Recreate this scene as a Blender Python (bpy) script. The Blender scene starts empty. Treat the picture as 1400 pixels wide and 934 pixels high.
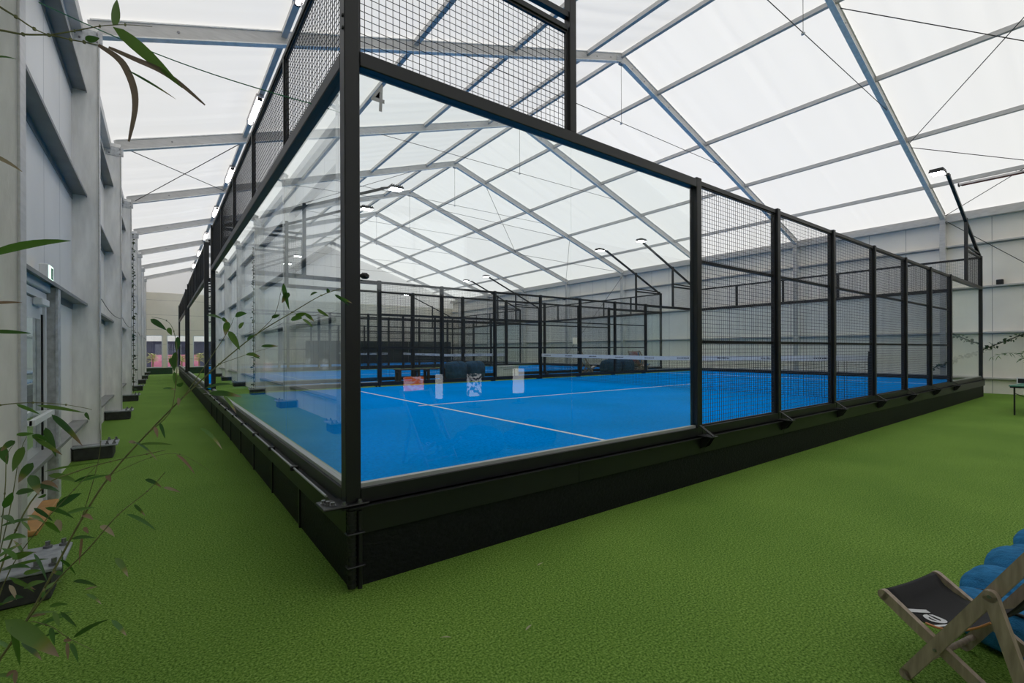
import bpy, bmesh, math, random
from mathutils import Vector, Matrix
from math import sin, cos, pi, radians
random.seed(7)
SC = bpy.context.scene
COL = SC.collection

# ------------------------------------------------------------------ helpers
def sm(a, b, t):
    t = max(0.0, min(1.0, (t - a) / (b - a))); return t * t * (3 - 2 * t)

class MB:
    def __init__(s): s.v = []; s.f = []; s.sm = []
    def add(s, vs, fs, smooth=False):
        o = len(s.v); s.v += [tuple(map(float, v)) for v in vs]
        s.f += [tuple(i + o for i in f) for f in fs]; s.sm += [smooth] * len(fs); return s
    def box(s, x0, x1, y0, y1, z0, z1):
        v = [(x0,y0,z0),(x1,y0,z0),(x1,y1,z0),(x0,y1,z0),(x0,y0,z1),(x1,y0,z1),(x1,y1,z1),(x0,y1,z1)]
        return s.add(v, [(0,3,2,1),(4,5,6,7),(0,1,5,4),(1,2,6,5),(2,3,7,6),(3,0,4,7)])
    def cbox(s, x0, x1, y0, y1, z0, z1, c=.008):
        """box with its four vertical-most edges chamfered on every side (24 verts)"""
        vs = []
        for (zz, ins) in ((z0, c), (z0 + c, 0), (z1 - c, 0), (z1, c)):
            a, b, d, e = x0 + ins, x1 - ins, y0 + ins, y1 - ins
            vs += [(a + c, d, zz), (b - c, d, zz), (b, d + c, zz), (b, e - c, zz), (b - c, e, zz), (a + c, e, zz), (a, e - c, zz), (a, d + c, zz)]
        fs = [tuple(range(7, -1, -1)), tuple(range(24, 32))]
        for r in range(3):
            for k in range(8):
                n = (k + 1) % 8
                fs.append((r*8+k, r*8+n, r*8+8+n, r*8+8+k))
        return s.add(vs, fs)
    def bar(s, p, q, w, h, up=(0,0,1)):
        p, q = Vector(p), Vector(q); d = (q - p).normalized(); up = Vector(up)
        a = d.cross(up)
        if a.length < 1e-5: a = d.cross(Vector((1,0,0)))
        a.normalize(); b = a.cross(d).normalized()
        a = a * w / 2; b = b * h / 2
        v = [p-a-b, p+a-b, p+a+b, p-a+b, q-a-b, q+a-b, q+a+b, q-a+b]
        return s.add(v, [(0,3,2,1),(4,5,6,7),(0,1,5,4),(1,2,6,5),(2,3,7,6),(3,0,4,7)])
    def tube(s, pts, r, n=8, cap=True, taper=None):
        pts = [Vector(p) for p in pts]; m = len(pts); vs = []; prev = None
        for i, p in enumerate(pts):
            d = (pts[min(i+1, m-1)] - pts[max(i-1, 0)]).normalized()
            if prev is None:
                a = d.cross(Vector((0,0,1)))
                if a.length < 1e-3: a = d.cross(Vector((1,0,0)))
            else: a = prev - d * prev.dot(d)
            a.normalize(); prev = a; b = d.cross(a)
            rr = r * (1 if taper is None else 1 + (taper - 1) * i / (m - 1))
            for k in range(n):
                t = 2 * pi * k / n; vs.append(p + a * cos(t) * rr + b * sin(t) * rr)
        fs = []
        for i in range(m - 1):
            for k in range(n):
                k2 = (k + 1) % n; fs.append((i*n+k, i*n+k2, i*n+n+k2, i*n+n+k))
        s.add(vs, fs, True)
        if cap and n > 2:
            s.add(vs[:n], [tuple(range(n-1, -1, -1))]); s.add(vs[-n:], [tuple(range(n))])
        return s
    def cyl(s, c, r, h, axis='z', n=14):
        c = Vector(c); d = {'x': Vector((1,0,0)), 'y': Vector((0,1,0)), 'z': Vector((0,0,1))}[axis]
        return s.tube([c, c + d * h], r, n)
    def prism(s, poly, axis, a, b):
        """extrude a 2-D polygon between a and b along axis"""
        def mk(u, v, t):
            return {'x': (t, u, v), 'y': (u, t, v), 'z': (u, v, t)}[axis]
        n = len(poly)
        vs = [mk(u, v, a) for u, v in poly] + [mk(u, v, b) for u, v in poly]
        fs = [tuple(range(n-1, -1, -1)), tuple(range(n, 2*n))] + [(i, (i+1) % n, n + (i+1) % n, n + i) for i in range(n)]
        return s.add(vs, fs)
    def leaf(s, p, q, w, droop=.15, fold=.25, up=(0,0,1), seg=7, roll=.9):
        p, q = Vector(p), Vector(q); d = q - p; L = d.length; d.normalize(); up = Vector(up)
        a = d.cross(up)
        if a.length < 1e-3: a = d.cross(Vector((1,0,0)))
        a.normalize(); nrm = a.cross(d)
        ang = random.uniform(-roll, roll); a2 = a * cos(ang) + nrm * sin(ang); n2 = nrm * cos(ang) - a * sin(ang)
        vs = []
        for i in range(seg + 1):
            t = i / seg
            ww = w / 2 * (sin(pi * min(1, t ** .72)) ** .8 if 0 < t < 1 else 0) + .0004
            c = p + d * L * t + Vector((0,0,1)) * (L * droop * 4 * t * (1 - t) * .5)
            vs += [c - a2 * ww + n2 * ww * fold, c, c + a2 * ww + n2 * ww * fold]
        fs = []
        for i in range(seg):
            o = i * 3; fs += [(o, o+1, o+4, o+3), (o+1, o+2, o+5, o+4)]
        return s.add(vs, fs, True)
    def build(s, name, mat, parent=None, **props):
        me = bpy.data.meshes.new(name); me.from_pydata(s.v, [], s.f); me.update()
        me.polygons.foreach_set('use_smooth', s.sm)
        me.materials.append(mat)
        return link(name, me, parent, **props)

def link(name, data, parent=None, **props):
    o = bpy.data.objects.new(name, data); COL.objects.link(o)
    if parent is not None: o.parent = parent
    for k, v in props.items(): o[k] = v
    return o
def thing(name, loc, label, cat, group=None, rz=0):
    o = bpy.data.objects.new(name, None); COL.objects.link(o); o.empty_display_size = .1
    o.location = loc; o.rotation_euler = (0, 0, rz); o['label'] = label; o['category'] = cat
    if group: o['group'] = group
    return o
def tag(o, label, cat, group=None):
    o['label'] = label; o['category'] = cat
    if group: o['group'] = group
    return o
def share(src, name, parent, loc=None):
    """another part that uses the same mesh data"""
    o = bpy.data.objects.new(name, src.data); COL.objects.link(o); o.parent = parent
    if loc is not None: o.location = loc
    return o
def dup(root, loc, label=None, rz=None):
    r = root.copy(); COL.objects.link(r); r.location = loc
    if rz is not None: r.rotation_euler = (0, 0, rz)
    if label: r['label'] = label
    for ch in list(root.children):
        c = ch.copy(); COL.objects.link(c); c.parent = r
        for g in ch.children:
            d = g.copy(); COL.objects.link(d); d.parent = c
    return r
def bevel(o, w=.006, seg=2):
    m = o.modifiers.new('bevel', 'BEVEL'); m.width = w; m.segments = seg; m.limit_method = 'ANGLE'; return o
def text_mesh(txt, size, extrude, shear=0.0, offset=0.0, bold=0.0):
    cu = bpy.data.curves.new('lettering', 'FONT'); cu.body = txt; cu.size = size; cu.extrude = extrude
    cu.shear = shear; cu.offset = bold; cu.resolution_u = 4
    ob = bpy.data.objects.new('lettering', cu); COL.objects.link(ob)
    bpy.context.view_layer.update()
    me = bpy.data.meshes.new_from_object(ob.evaluated_get(bpy.context.evaluated_depsgraph_get()))
    bpy.data.objects.remove(ob); bpy.data.curves.remove(cu)
    return me

# ------------------------------------------------------------------ materials
def newmat(name):
    m = bpy.data.materials.new(name); m.use_nodes = True
    nt = m.node_tree; nt.nodes.clear(); return m, nt
def N(nt, t, **kw):
    n = nt.nodes.new(t)
    for k, v in kw.items(): setattr(n, k, v)
    return n
def mat(name, col, rough=.5, metal=0.0, var=0.0, vscale=4.0, bump=0.0, bscale=40.0, spec=.5, stretch=(1,1,1), col2=None, coord='Object'):
    m, nt = newmat(name); L = nt.links.new
    out = N(nt, 'ShaderNodeOutputMaterial'); b = N(nt, 'ShaderNodeBsdfPrincipled'); L(b.outputs[0], out.inputs[0])
    b.inputs['Roughness'].default_value = rough; b.inputs['Metallic'].default_value = metal
    b.inputs['Specular IOR Level'].default_value = spec
    b.inputs['Base Color'].default_value = (*col, 1)
    tc = N(nt, 'ShaderNodeTexCoord'); mp = N(nt, 'ShaderNodeMapping'); mp.inputs['Scale'].default_value = stretch
    L(tc.outputs[coord], mp.inputs['Vector'])
    if var > 0:
        nz = N(nt, 'ShaderNodeTexNoise'); nz.inputs['Scale'].default_value = vscale; nz.inputs['Detail'].default_value = 6
        L(mp.outputs[0], nz.inputs['Vector'])
        rp = N(nt, 'ShaderNodeValToRGB')
        c2 = col2 if col2 else tuple(c * (1 - var) for c in col)
        rp.color_ramp.elements[0].position = .3; rp.color_ramp.elements[1].position = .7
        rp.color_ramp.elements[0].color = (*c2, 1); rp.color_ramp.elements[1].color = (*[min(1, c * (1 + var * .4)) for c in col], 1)
        L(nz.outputs[0], rp.inputs[0]); L(rp.outputs[0], b.inputs['Base Color'])
    if bump > 0:
        n2 = N(nt, 'ShaderNodeTexNoise'); n2.inputs['Scale'].default_value = bscale; n2.inputs['Detail'].default_value = 4
        L(mp.outputs[0], n2.inputs['Vector'])
        bp = N(nt, 'ShaderNodeBump'); bp.inputs['Strength'].default_value = bump; bp.inputs['Distance'].default_value = .01
        L(n2.outputs[0], bp.inputs['Height']); L(bp.outputs[0], b.inputs['Normal'])
    return m

def emit(name, col, st):
    m, nt = newmat(name); out = N(nt, 'ShaderNodeOutputMaterial'); e = N(nt, 'ShaderNodeEmission')
    e.inputs[0].default_value = (*col, 1); e.inputs[1].default_value = st; nt.links.new(e.outputs[0], out.inputs[0]); return m

def glass_mat(name, tint, boost=1.7):
    m, nt = newmat(name); L = nt.links.new
    out = N(nt, 'ShaderNodeOutputMaterial'); fr = N(nt, 'ShaderNodeFresnel'); fr.inputs['IOR'].default_value = 1.5
    mu = N(nt, 'ShaderNodeMath', operation='MULTIPLY'); mu.use_clamp = True; mu.inputs[1].default_value = boost; L(fr.outputs[0], mu.inputs[0])
    tr = N(nt, 'ShaderNodeBsdfTransparent'); tr.inputs[0].default_value = (*tint, 1)
    gl = N(nt, 'ShaderNodeBsdfGlossy'); gl.inputs['Roughness'].default_value = 0.0; gl.inputs[0].default_value = (.96, 1, .98, 1)
    mx = N(nt, 'ShaderNodeMixShader'); L(mu.outputs[0], mx.inputs[0]); L(tr.outputs[0], mx.inputs[1]); L(gl.outputs[0], mx.inputs[2])
    t2 = N(nt, 'ShaderNodeBsdfTransparent'); ge = N(nt, 'ShaderNodeNewGeometry')
    m2 = N(nt, 'ShaderNodeMixShader'); L(ge.outputs['Backfacing'], m2.inputs[0]); L(mx.outputs[0], m2.inputs[1]); L(t2.outputs[0], m2.inputs[2])
    L(m2.outputs[0], out.inputs[0]); return m

def panel_mat(name, col, axis, pitch, rough=.45, var=.08):
    """insulated wall panels: fine vertical ribs and a dark joint every `pitch` metres along axis"""
    m, nt = newmat(name); L = nt.links.new
    out = N(nt, 'ShaderNodeOutputMaterial'); b = N(nt, 'ShaderNodeBsdfPrincipled'); L(b.outputs[0], out.inputs[0])
    b.inputs['Roughness'].default_value = rough
    tc = N(nt, 'ShaderNodeTexCoord'); sp = N(nt, 'ShaderNodeSeparateXYZ'); L(tc.outputs['Object'], sp.inputs[0])
    v = sp.outputs['XYZ'.index(axis)]
    md = N(nt, 'ShaderNodeMath', operation='PINGPONG'); md.inputs[1].default_value = pitch / 2; L(v, md.inputs[0])
    lt = N(nt, 'ShaderNodeMath', operation='LESS_THAN'); lt.inputs[1].default_value = .007; L(md.outputs[0], lt.inputs[0])
    nz = N(nt, 'ShaderNodeTexNoise'); nz.inputs['Scale'].default_value = 1.2; nz.inputs['Detail'].default_value = 4; L(tc.outputs['Object'], nz.inputs['Vector'])
    rp = N(nt, 'ShaderNodeValToRGB'); rp.color_ramp.elements[0].position = .3; rp.color_ramp.elements[1].position = .7
    rp.color_ramp.elements[0].color = (*[c * (1 - var) for c in col], 1); rp.color_ramp.elements[1].color = (*col, 1); L(nz.outputs[0], rp.inputs[0])
    mx = N(nt, 'ShaderNodeMixRGB'); L(lt.outputs[0], mx.inputs[0]); L(rp.outputs[0], mx.inputs[1]); mx.inputs[2].default_value = (*[c * .35 for c in col], 1)
    L(mx.outputs[0], b.inputs['Base Color'])
    s2 = N(nt, 'ShaderNodeMath', operation='PINGPONG'); s2.inputs[1].default_value = .02; L(v, s2.inputs[0])
    bp = N(nt, 'ShaderNodeBump'); bp.inputs['Strength'].default_value = .35; bp.inputs['Distance'].default_value = .1; L(s2.outputs[0], bp.inputs['Height'])
    L(bp.outputs[0], b.inputs['Normal'])
    return m

def turf_mat(name, c1, c2, c3, scale=260.0, bump=.6, patch=.7, spec=.12):
    m, nt = newmat(name); L = nt.links.new
    out = N(nt, 'ShaderNodeOutputMaterial'); b = N(nt, 'ShaderNodeBsdfPrincipled'); L(b.outputs[0], out.inputs[0])
    b.inputs['Roughness'].default_value = .85; b.inputs['Specular IOR Level'].default_value = spec
    tc = N(nt, 'ShaderNodeTexCoord')
    nz = N(nt, 'ShaderNodeTexNoise'); nz.inputs['Scale'].default_value = scale; nz.inputs['Detail'].default_value = 3; nz.inputs['Roughness'].default_value = .7
    n3 = N(nt, 'ShaderNodeTexNoise'); n3.inputs['Scale'].default_value = scale * .28; n3.inputs['Detail'].default_value = 3
    n2 = N(nt, 'ShaderNodeTexNoise'); n2.inputs['Scale'].default_value = patch; n2.inputs['Detail'].default_value = 5
    for n in (nz, n2, n3): L(tc.outputs['Object'], n.inputs['Vector'])
    av = N(nt, 'ShaderNodeMath', operation='ADD'); L(nz.outputs[0], av.inputs[0]); L(n3.outputs[0], av.inputs[1])
    hf = N(nt, 'ShaderNodeMath', operation='MULTIPLY'); hf.inputs[1].default_value = .5; L(av.outputs[0], hf.inputs[0])
    rp = N(nt, 'ShaderNodeValToRGB'); rp.color_ramp.elements[0].position = .39; rp.color_ramp.elements[1].position = .62
    rp.color_ramp.elements[0].color = (*c1, 1); rp.color_ramp.elements[1].color = (*c3, 1)
    e = rp.color_ramp.elements.new(.5); e.color = (*c2, 1)
    L(hf.outputs[0], rp.inputs[0])
    r2 = N(nt, 'ShaderNodeValToRGB'); r2.color_ramp.elements[0].position = .3; r2.color_ramp.elements[1].position = .7
    r2.color_ramp.elements[0].color = (.82, .86, .8, 1); r2.color_ramp.elements[1].color = (1.08, 1.05, 1.05, 1); L(n2.outputs[0], r2.inputs[0])
    mx = N(nt, 'ShaderNodeMixRGB', blend_type='MULTIPLY'); mx.inputs[0].default_value = 1; L(rp.outputs[0], mx.inputs[1]); L(r2.outputs[0], mx.inputs[2])
    L(mx.outputs[0], b.inputs['Base Color'])
    bp = N(nt, 'ShaderNodeBump'); bp.inputs['Strength'].default_value = bump; bp.inputs['Distance'].default_value = .02; L(hf.outputs[0], bp.inputs['Height'])
    L(bp.outputs[0], b.inputs['Normal'])
    return m

def membrane_mat(name):
    m, nt = newmat(name); L = nt.links.new
    out = N(nt, 'ShaderNodeOutputMaterial')
    tr = N(nt, 'ShaderNodeBsdfTranslucent'); tr.inputs[0].default_value = (.85, .845, .835, 1)
    df = N(nt, 'ShaderNodeBsdfDiffuse'); df.inputs[0].default_value = (.8, .8, .8, 1)
    mx = N(nt, 'ShaderNodeMixShader'); mx.inputs[0].default_value = .35; L(tr.outputs[0], mx.inputs[1]); L(df.outputs[0], mx.inputs[2])
    L(mx.outputs[0], out.inputs[0]); return m

def leaf_mat(name):
    """bamboo leaves: green, some leaves yellowing or dry, by the leaf's own vertex colour"""
    m, nt = newmat(name); L = nt.links.new
    out = N(nt, 'ShaderNodeOutputMaterial'); at = N(nt, 'ShaderNodeVertexColor'); at.layer_name = 'leaf'
    b = N(nt, 'ShaderNodeBsdfPrincipled'); b.inputs['Roughness'].default_value = .45; L(at.outputs[0], b.inputs['Base Color'])
    tr = N(nt, 'ShaderNodeBsdfTranslucent'); L(at.outputs[0], tr.inputs[0])
    mx = N(nt, 'ShaderNodeMixShader'); mx.inputs[0].default_value = .35; L(b.outputs[0], mx.inputs[1]); L(tr.outputs[0], mx.inputs[2])
    L(mx.outputs[0], out.inputs[0]); return m

M = {}
M['grass'] = turf_mat('green_turf', (.042, .100, .012), (.165, .318, .042), (.350, .520, .130), scale=300, bump=.8)
M['blue'] = turf_mat('blue_turf', (.000, .205, .66), (.000, .265, .83), (.000, .315, .90), scale=120, bump=.25, patch=.5, spec=0.0)
M['line'] = mat('white_line', (.75, .78, .80), .8)
M['black'] = mat('black_powder_coat', (.0065, .0075, .008), .42, spec=.5, var=.25, vscale=9)
M['black_wire'] = mat('black_wire', (.014, .014, .015), .5)
M['board'] = mat('black_stained_board', (.006, .0075, .008), .6, var=.6, vscale=26, bump=.7, bscale=34, spec=.25, stretch=(1, 1, 1.6))
M['black_plastic'] = mat('black_plastic', (.010, .010, .011), .45)
M['bolt'] = mat('steel_bolt', (.25, .25, .26), .35, .9)
M['channel'] = mat('grey_glazing_channel', (.42, .43, .43), .4, .3)
M['glass'] = glass_mat('toughened_glass', (.925, .962, .945))
M['window_glass'] = glass_mat('window_glass', (.95, .97, .97))
M['alu'] = mat('mill_aluminium', (.54, .53, .515), .42, .2, var=.14, vscale=5, bump=.05, bscale=60, stretch=(1, 1, 6))
M['alu_dull'] = mat('weathered_aluminium', (.88, .87, .85), .5, .05, var=.16, vscale=3.5, bump=.08, bscale=30, stretch=(3, 3, .6))
M['galv'] = mat('galvanised_steel', (.55, .565, .58), .45, .3, var=.3, vscale=18, bump=.1, bscale=60)
M['plate'] = mat('worn_base_plate', (.34, .36, .385), .6, .2, var=.35, vscale=14, bump=.15, bscale=50)
M['girt'] = mat('dark_grey_girt', (.24, .245, .24), .5, .05, var=.2, vscale=3)
M['cable'] = mat('steel_cable', (.05, .05, .05), .5, .5)
M['wallL'] = panel_mat('ribbed_wall_panel', (.84, .82, .78), 'Y', 1.0)
M['wallR'] = panel_mat('smooth_wall_panel', (.92, .875, .80), 'Y', 1.15, rough=.6)
M['wallE'] = panel_mat('cream_end_panel', (.90, .84, .71), 'Z', 1.0, rough=.6)
M['membrane'] = membrane_mat('white_membrane')
M['white'] = mat('white_plastic', (.78, .79, .80), .35)
M['upvc'] = mat('white_door_frame', (.72, .74, .76), .3)
M['dark'] = mat('dark_gap', (.006, .006, .006), .8)
M['tube'] = emit('fluorescent_tube', (1, .97, .93), 26)
M['led'] = emit('floodlight_led', (.95, .98, 1), 40)
M['exit'] = emit('lit_exit_panel', (.72, .95, .82), 1.6)
M['exitmark'] = mat('exit_green', (.02, .22, .10), .5)
M['heater'] = mat('heater_reflector', (.42, .40, .40), .35, .8)
M['heat_rod'] = mat('heater_rod', (.25, .06, .04), .5)
M['wood'] = mat('beech_wood', (.36, .285, .215), .5, var=.3, vscale=6, bump=.06, bscale=50, stretch=(9, 9, 1.3))
M['canvas'] = mat('black_canvas', (.010, .010, .011), .85, bump=.2, bscale=300)
M['print'] = mat('white_print', (.62, .63, .64), .6)
M['hem'] = mat('orange_hem', (.50, .22, .08), .6)
M['denim'] = mat('blue_cord_fabric', (.030, .20, .43), .85, var=.38, vscale=16, bump=.7, bscale=110, stretch=(4, 1, 1), spec=.2)
M['denim_dark'] = mat('navy_fabric', (.035, .095, .165), .85, var=.4, vscale=9, bump=.4, bscale=90, spec=.2)
M['piping'] = mat('dark_piping', (.006, .010, .018), .7)
M['bench'] = mat('brown_bench_wood', (.10, .065, .045), .55, var=.3, vscale=7)
M['brown_metal'] = mat('dark_brown_leg', (.045, .03, .025), .5)
M['tabletop'] = mat('green_table_top', (.03, .20, .13), .4)
M['net'] = mat('net_cord', (.010, .012, .016), .8)
M['band'] = mat('white_net_band', (.70, .71, .72), .7, var=.1, vscale=20)
M['mark'] = mat('grey_net_lettering', (.05, .05, .06), .7)
M['leaf'] = leaf_mat('bamboo_leaf')
M['cane'] = mat('bamboo_cane', (.16, .17, .055), .5, var=.4, vscale=30)
M['ivy'] = mat('ivy_leaf', (.030, .075, .020), .6, var=.6, vscale=20)
M['stem'] = mat('ivy_stem', (.07, .06, .03), .7)
M['green_cord'] = mat('green_cord', (.01, .16, .06), .5)
M['concrete'] = mat('dark_concrete', (.045, .047, .042), .9, var=.5, vscale=8, bump=.5, bscale=30)
M['pot'] = mat('dark_planter', (.03, .034, .03), .7, var=.2, vscale=5)
M['soil'] = mat('soil', (.03, .022, .015), .95, bump=.8, bscale=40)
M['planter_green'] = mat('dark_green_planter', (.022, .060, .030), .7, var=.3, vscale=6)
M['facade'] = mat('navy_facade', (.05, .055, .11), .7, var=.5, vscale=1.5)
M['pink'] = mat('pink_panel', (.62, .20, .34), .6, var=.2, vscale=2)
M['sand'] = mat('pale_paving', (.55, .53, .50), .9, var=.15, vscale=2)
M['yucca'] = mat('yellow_green_blade', (.42, .42, .16), .6, var=.4, vscale=8)
M['trunk'] = mat('brown_trunk', (.20, .12, .07), .8, var=.4, vscale=10)
M['orange'] = mat('orange_print', (.95, .22, .06), .5, var=.7, vscale=9, col2=(.90, .55, .75))
M['floor_out'] = M['sand']
M['number'] = mat('silver_vinyl', (.40, .40, .41), .4, .2)
M['red'] = mat('red_stripe_canvas', (.45, .12, .12), .8, var=.8, vscale=5, col2=(.7, .66, .62))
M['skyblue'] = mat('sky_blue_canvas', (.12, .32, .60), .8, var=.2, vscale=5)
def glow_mottle(name, c1, c2, st, sc):
    m, nt = newmat(name); L = nt.links.new; out = N(nt, 'ShaderNodeOutputMaterial'); e = N(nt, 'ShaderNodeEmission'); e.inputs[1].default_value = st
    tc = N(nt, 'ShaderNodeTexCoord'); nz = N(nt, 'ShaderNodeTexNoise'); nz.inputs['Scale'].default_value = sc; nz.inputs['Detail'].default_value = 4; L(tc.outputs['Object'], nz.inputs['Vector'])
    rp = N(nt, 'ShaderNodeValToRGB'); rp.color_ramp.elements[0].position = .46; rp.color_ramp.elements[1].position = .54
    rp.color_ramp.elements[0].color = (*c1, 1); rp.color_ramp.elements[1].color = (*c2, 1); L(nz.outputs[0], rp.inputs[0]); L(rp.outputs[0], e.inputs[0]); L(e.outputs[0], out.inputs[0]); return m
M['glow_orange'] = glow_mottle('orange_reflection_glow', (1, .20, .06), (.95, .60, .75), 3.2, 9)  # glow colours of the added reflection panels, no known real source
M['glow_mixed'] = glow_mottle('mixed_reflection_glow', (.05, .05, .06), (.95, .95, 1), 2.4, 14)
M['glow_white'] = glow_mottle('white_reflection_glow', (.9, .92, 1), (1, .95, .88), 2.6, 5)
M['counter'] = mat('dark_counter', (.015, .015, .016), .5)

# ------------------------------------------------------------------ hall dimensions (metres)
XL, XR = -2.0, 21.6                    # inner faces of the wall panels
XCL, XCR = -1.7, 21.3                  # inner flanges of the columns
RX, RZ, EZ = 9.8, 9.93, 6.12           # ridge, rafter underside at the ridge and at the columns
SLOPE = (RZ - EZ) / (RX - XCL)
Y0, Y1 = -9.0, 36.8
FRAMES = [-3.65, 1.2, 6.05, 10.9, 15.75, 20.6, 25.45, 30.3, 35.15]
FL = .50                               # court level above the green floor
GB = .654                              # lower edge of the glass
BT = 3.50                              # top of the 3 m beam
MT = 4.46                              # top of the upper mesh
def zr(x): return RZ - abs(x - RX) * SLOPE
ORD = ['first', 'second', 'third', 'fourth', 'fifth', 'sixth', 'seventh', 'eighth', 'ninth']
SKY, SUN, EXPO, ROLL = 1.1, 1.8, 0.0, -.0037

# ------------------------------------------------------------------ setting: floor, walls, roof skin
def structure(o): o['kind'] = 'structure'; return o
structure(MB().box(XL - .3, XR + .3, Y0 - .3, Y1 + .2, -.2, 0).build('floor', M['grass']))
structure(MB().box(-30, 50, Y1 + .2, 75, -.25, -.04).build('ground', M['sand']))
structure(MB().box(XL - .12, XL, Y0, Y1, 0, EZ + .22).build('wall_left', M['wallL']))
structure(MB().box(XR, XR + .12, Y0, Y1, 0, EZ + .22).build('wall_right', M['wallR']))

def skin(xa, xb, name):
    nx, ny = 14, int((Y1 - Y0) / .055)
    rnd = random.Random(hash(name) % 1000 + 3 if False else len(name) + int(xb))
    ph = [(rnd.uniform(5, 26), rnd.uniform(0, 6.28), rnd.uniform(.4, 1.5), rnd.uniform(0, 6.28)) for _ in range(9)]
    v, f = [], []
    for j in range(ny + 1):
        y = Y0 + (Y1 - Y0) * j / ny
        k = ((y - FRAMES[0]) % 4.85) / 4.85
        env = sin(pi * k) ** .5 if 0 < k < 1 else 0
        for i in range(nx + 1):
            t = i / nx; x = xa + (xb - xa) * t
            z = zr(x) + .288
            w = 0
            for fr, p, a, q in ph: w += a * sin(fr * y + p + 1.3 * sin(q + 3 * t)) * (.55 + .45 * sin(q + 5 * t)) / fr
            z += env * w * .075 - .05 * sin(pi * k) * sin(pi * ((t * 4.4) % 1)) ** 2
            z -= .014 * math.exp(-((k - .5) / .0055) ** 2)
            v.append((x, y, max(z, zr(x) + .252)))
    n = nx + 1
    for j in range(ny):
        for i in range(nx): f.append((j*n+i, j*n+i+1, j*n+n+i+1, j*n+n+i))
    m = MB(); m.add(v, f, True); return structure(m.build(name, M['membrane']))
skin(XL - .15, RX, 'ceiling')
skin(RX, XR + .15, 'ceiling')

# gable ends: panelled below, white membrane above
def gable(y, t, zs, holes, name, m_low):
    """panel wall from y to y+t with rectangular openings (x0,x1,z0,z1)"""
    w = MB(); xs = sorted({XL, XR, *[h[0] for h in holes], *[h[1] for h in holes]})
    for a, b in zip(xs[:-1], xs[1:]):
        hs = [h for h in holes if h[0] <= a and h[1] >= b]
        if not hs: w.box(a, b, y, y + t, 0, zs)
        else:
            h = hs[0]
            if h[2] > 0: w.box(a, b, y, y + t, 0, h[2])
            w.box(a, b, y, y + t, h[3], zs)
    return structure(w.build(name, m_low))
endholes = [(-1.78, -.86, .42, 2.62), (-.64, .95, .42, 2.62), (1.15, 2.75, .42, 2.62)]
gable(Y1, .12, 5.5, endholes, 'wall_back', M['wallE'])
fronthole = [(1.5, 6.4, 3.1, 5.3), (-1.6, .9, .1, 2.6)]
gable(Y0 - .12, .12, 5.5, fronthole, 'wall_front', M['counter'])
for nm, y in (('wall_back', Y1 + .03), ('wall_front', Y0 - .09)):
    g = MB(); g.prism([(XL, 5.5), (XR, 5.5), (XR, EZ + .2), (RX, RZ + .25), (XL, EZ + .2)], 'y', y, y + .02)
    structure(g.build(nm, M['membrane']))
def window(n, h, y, mull=()):
    x0, x1, z0, z1 = h; f = MB(); w = .055
    f.box(x0, x1, y - .02, y + .09, z0, z0 + w).box(x0, x1, y - .02, y + .09, z1 - w, z1)
    f.box(x0, x0 + w, y - .02, y + .09, z0 + w, z1 - w).box(x1 - w, x1, y - .02, y + .09, z0 + w, z1 - w)
    for mx in mull: f.box(mx - w / 2, mx + w / 2, y - .015, y + .08, z0 + w, z1 - w)
    o = structure(f.build('window_%d' % n, M['upvc']))
    MB().box(x0 + w, x1 - w, y + .03, y + .042, z0 + w, z1 - w).build('pane', M['window_glass'], o)
    return o
window(1, endholes[0], Y1); window(2, endholes[1], Y1, (.15,)); window(3, endholes[2], Y1, (1.95,))
window(4, fronthole[0], Y0 - .1, (3.1, 4.7)); window(5, fronthole[1], Y0 - .1, (-.35,))

# girts, eave beams and gutter lines of the long walls
tn = 0
def trim(m, mt):
    global tn
    tn += 1; return structure(m.build('trim_%d' % tn, mt))
def girt(z, side):
    m = MB()
    if side < 0:
        m.box(XL, XL + .165, Y0, Y1, z - .012, z).box(XL + .157, XL + .165, Y0, Y1, z - .035, z - .012).box(XL, XL + .01, Y0, Y1, z - .09, z - .012)
    else:
        m.box(XR - .165, XR, Y0, Y1, z - .012, z).box(XR - .165, XR - .157, Y0, Y1, z - .05, z - .012).box(XR - .01, XR, Y0, Y1, z - .09, z - .012)
    return m
for z in (.56, 2.22, 3.78, 5.28):
    trim(girt(z, -1), M['girt']); trim(girt(z - (.02 if z < 1 else .12), 1), M['alu'])
trim(MB().box(XL, XL + .12, Y0, Y1, EZ - .02, EZ + .17), M['alu'])
trim(MB().box(XR - .26, XR, Y0, Y1, EZ - .12, EZ + .06).box(XR - .20, XR, Y0, Y1, EZ + .06, EZ + .16), M['alu'])

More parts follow.
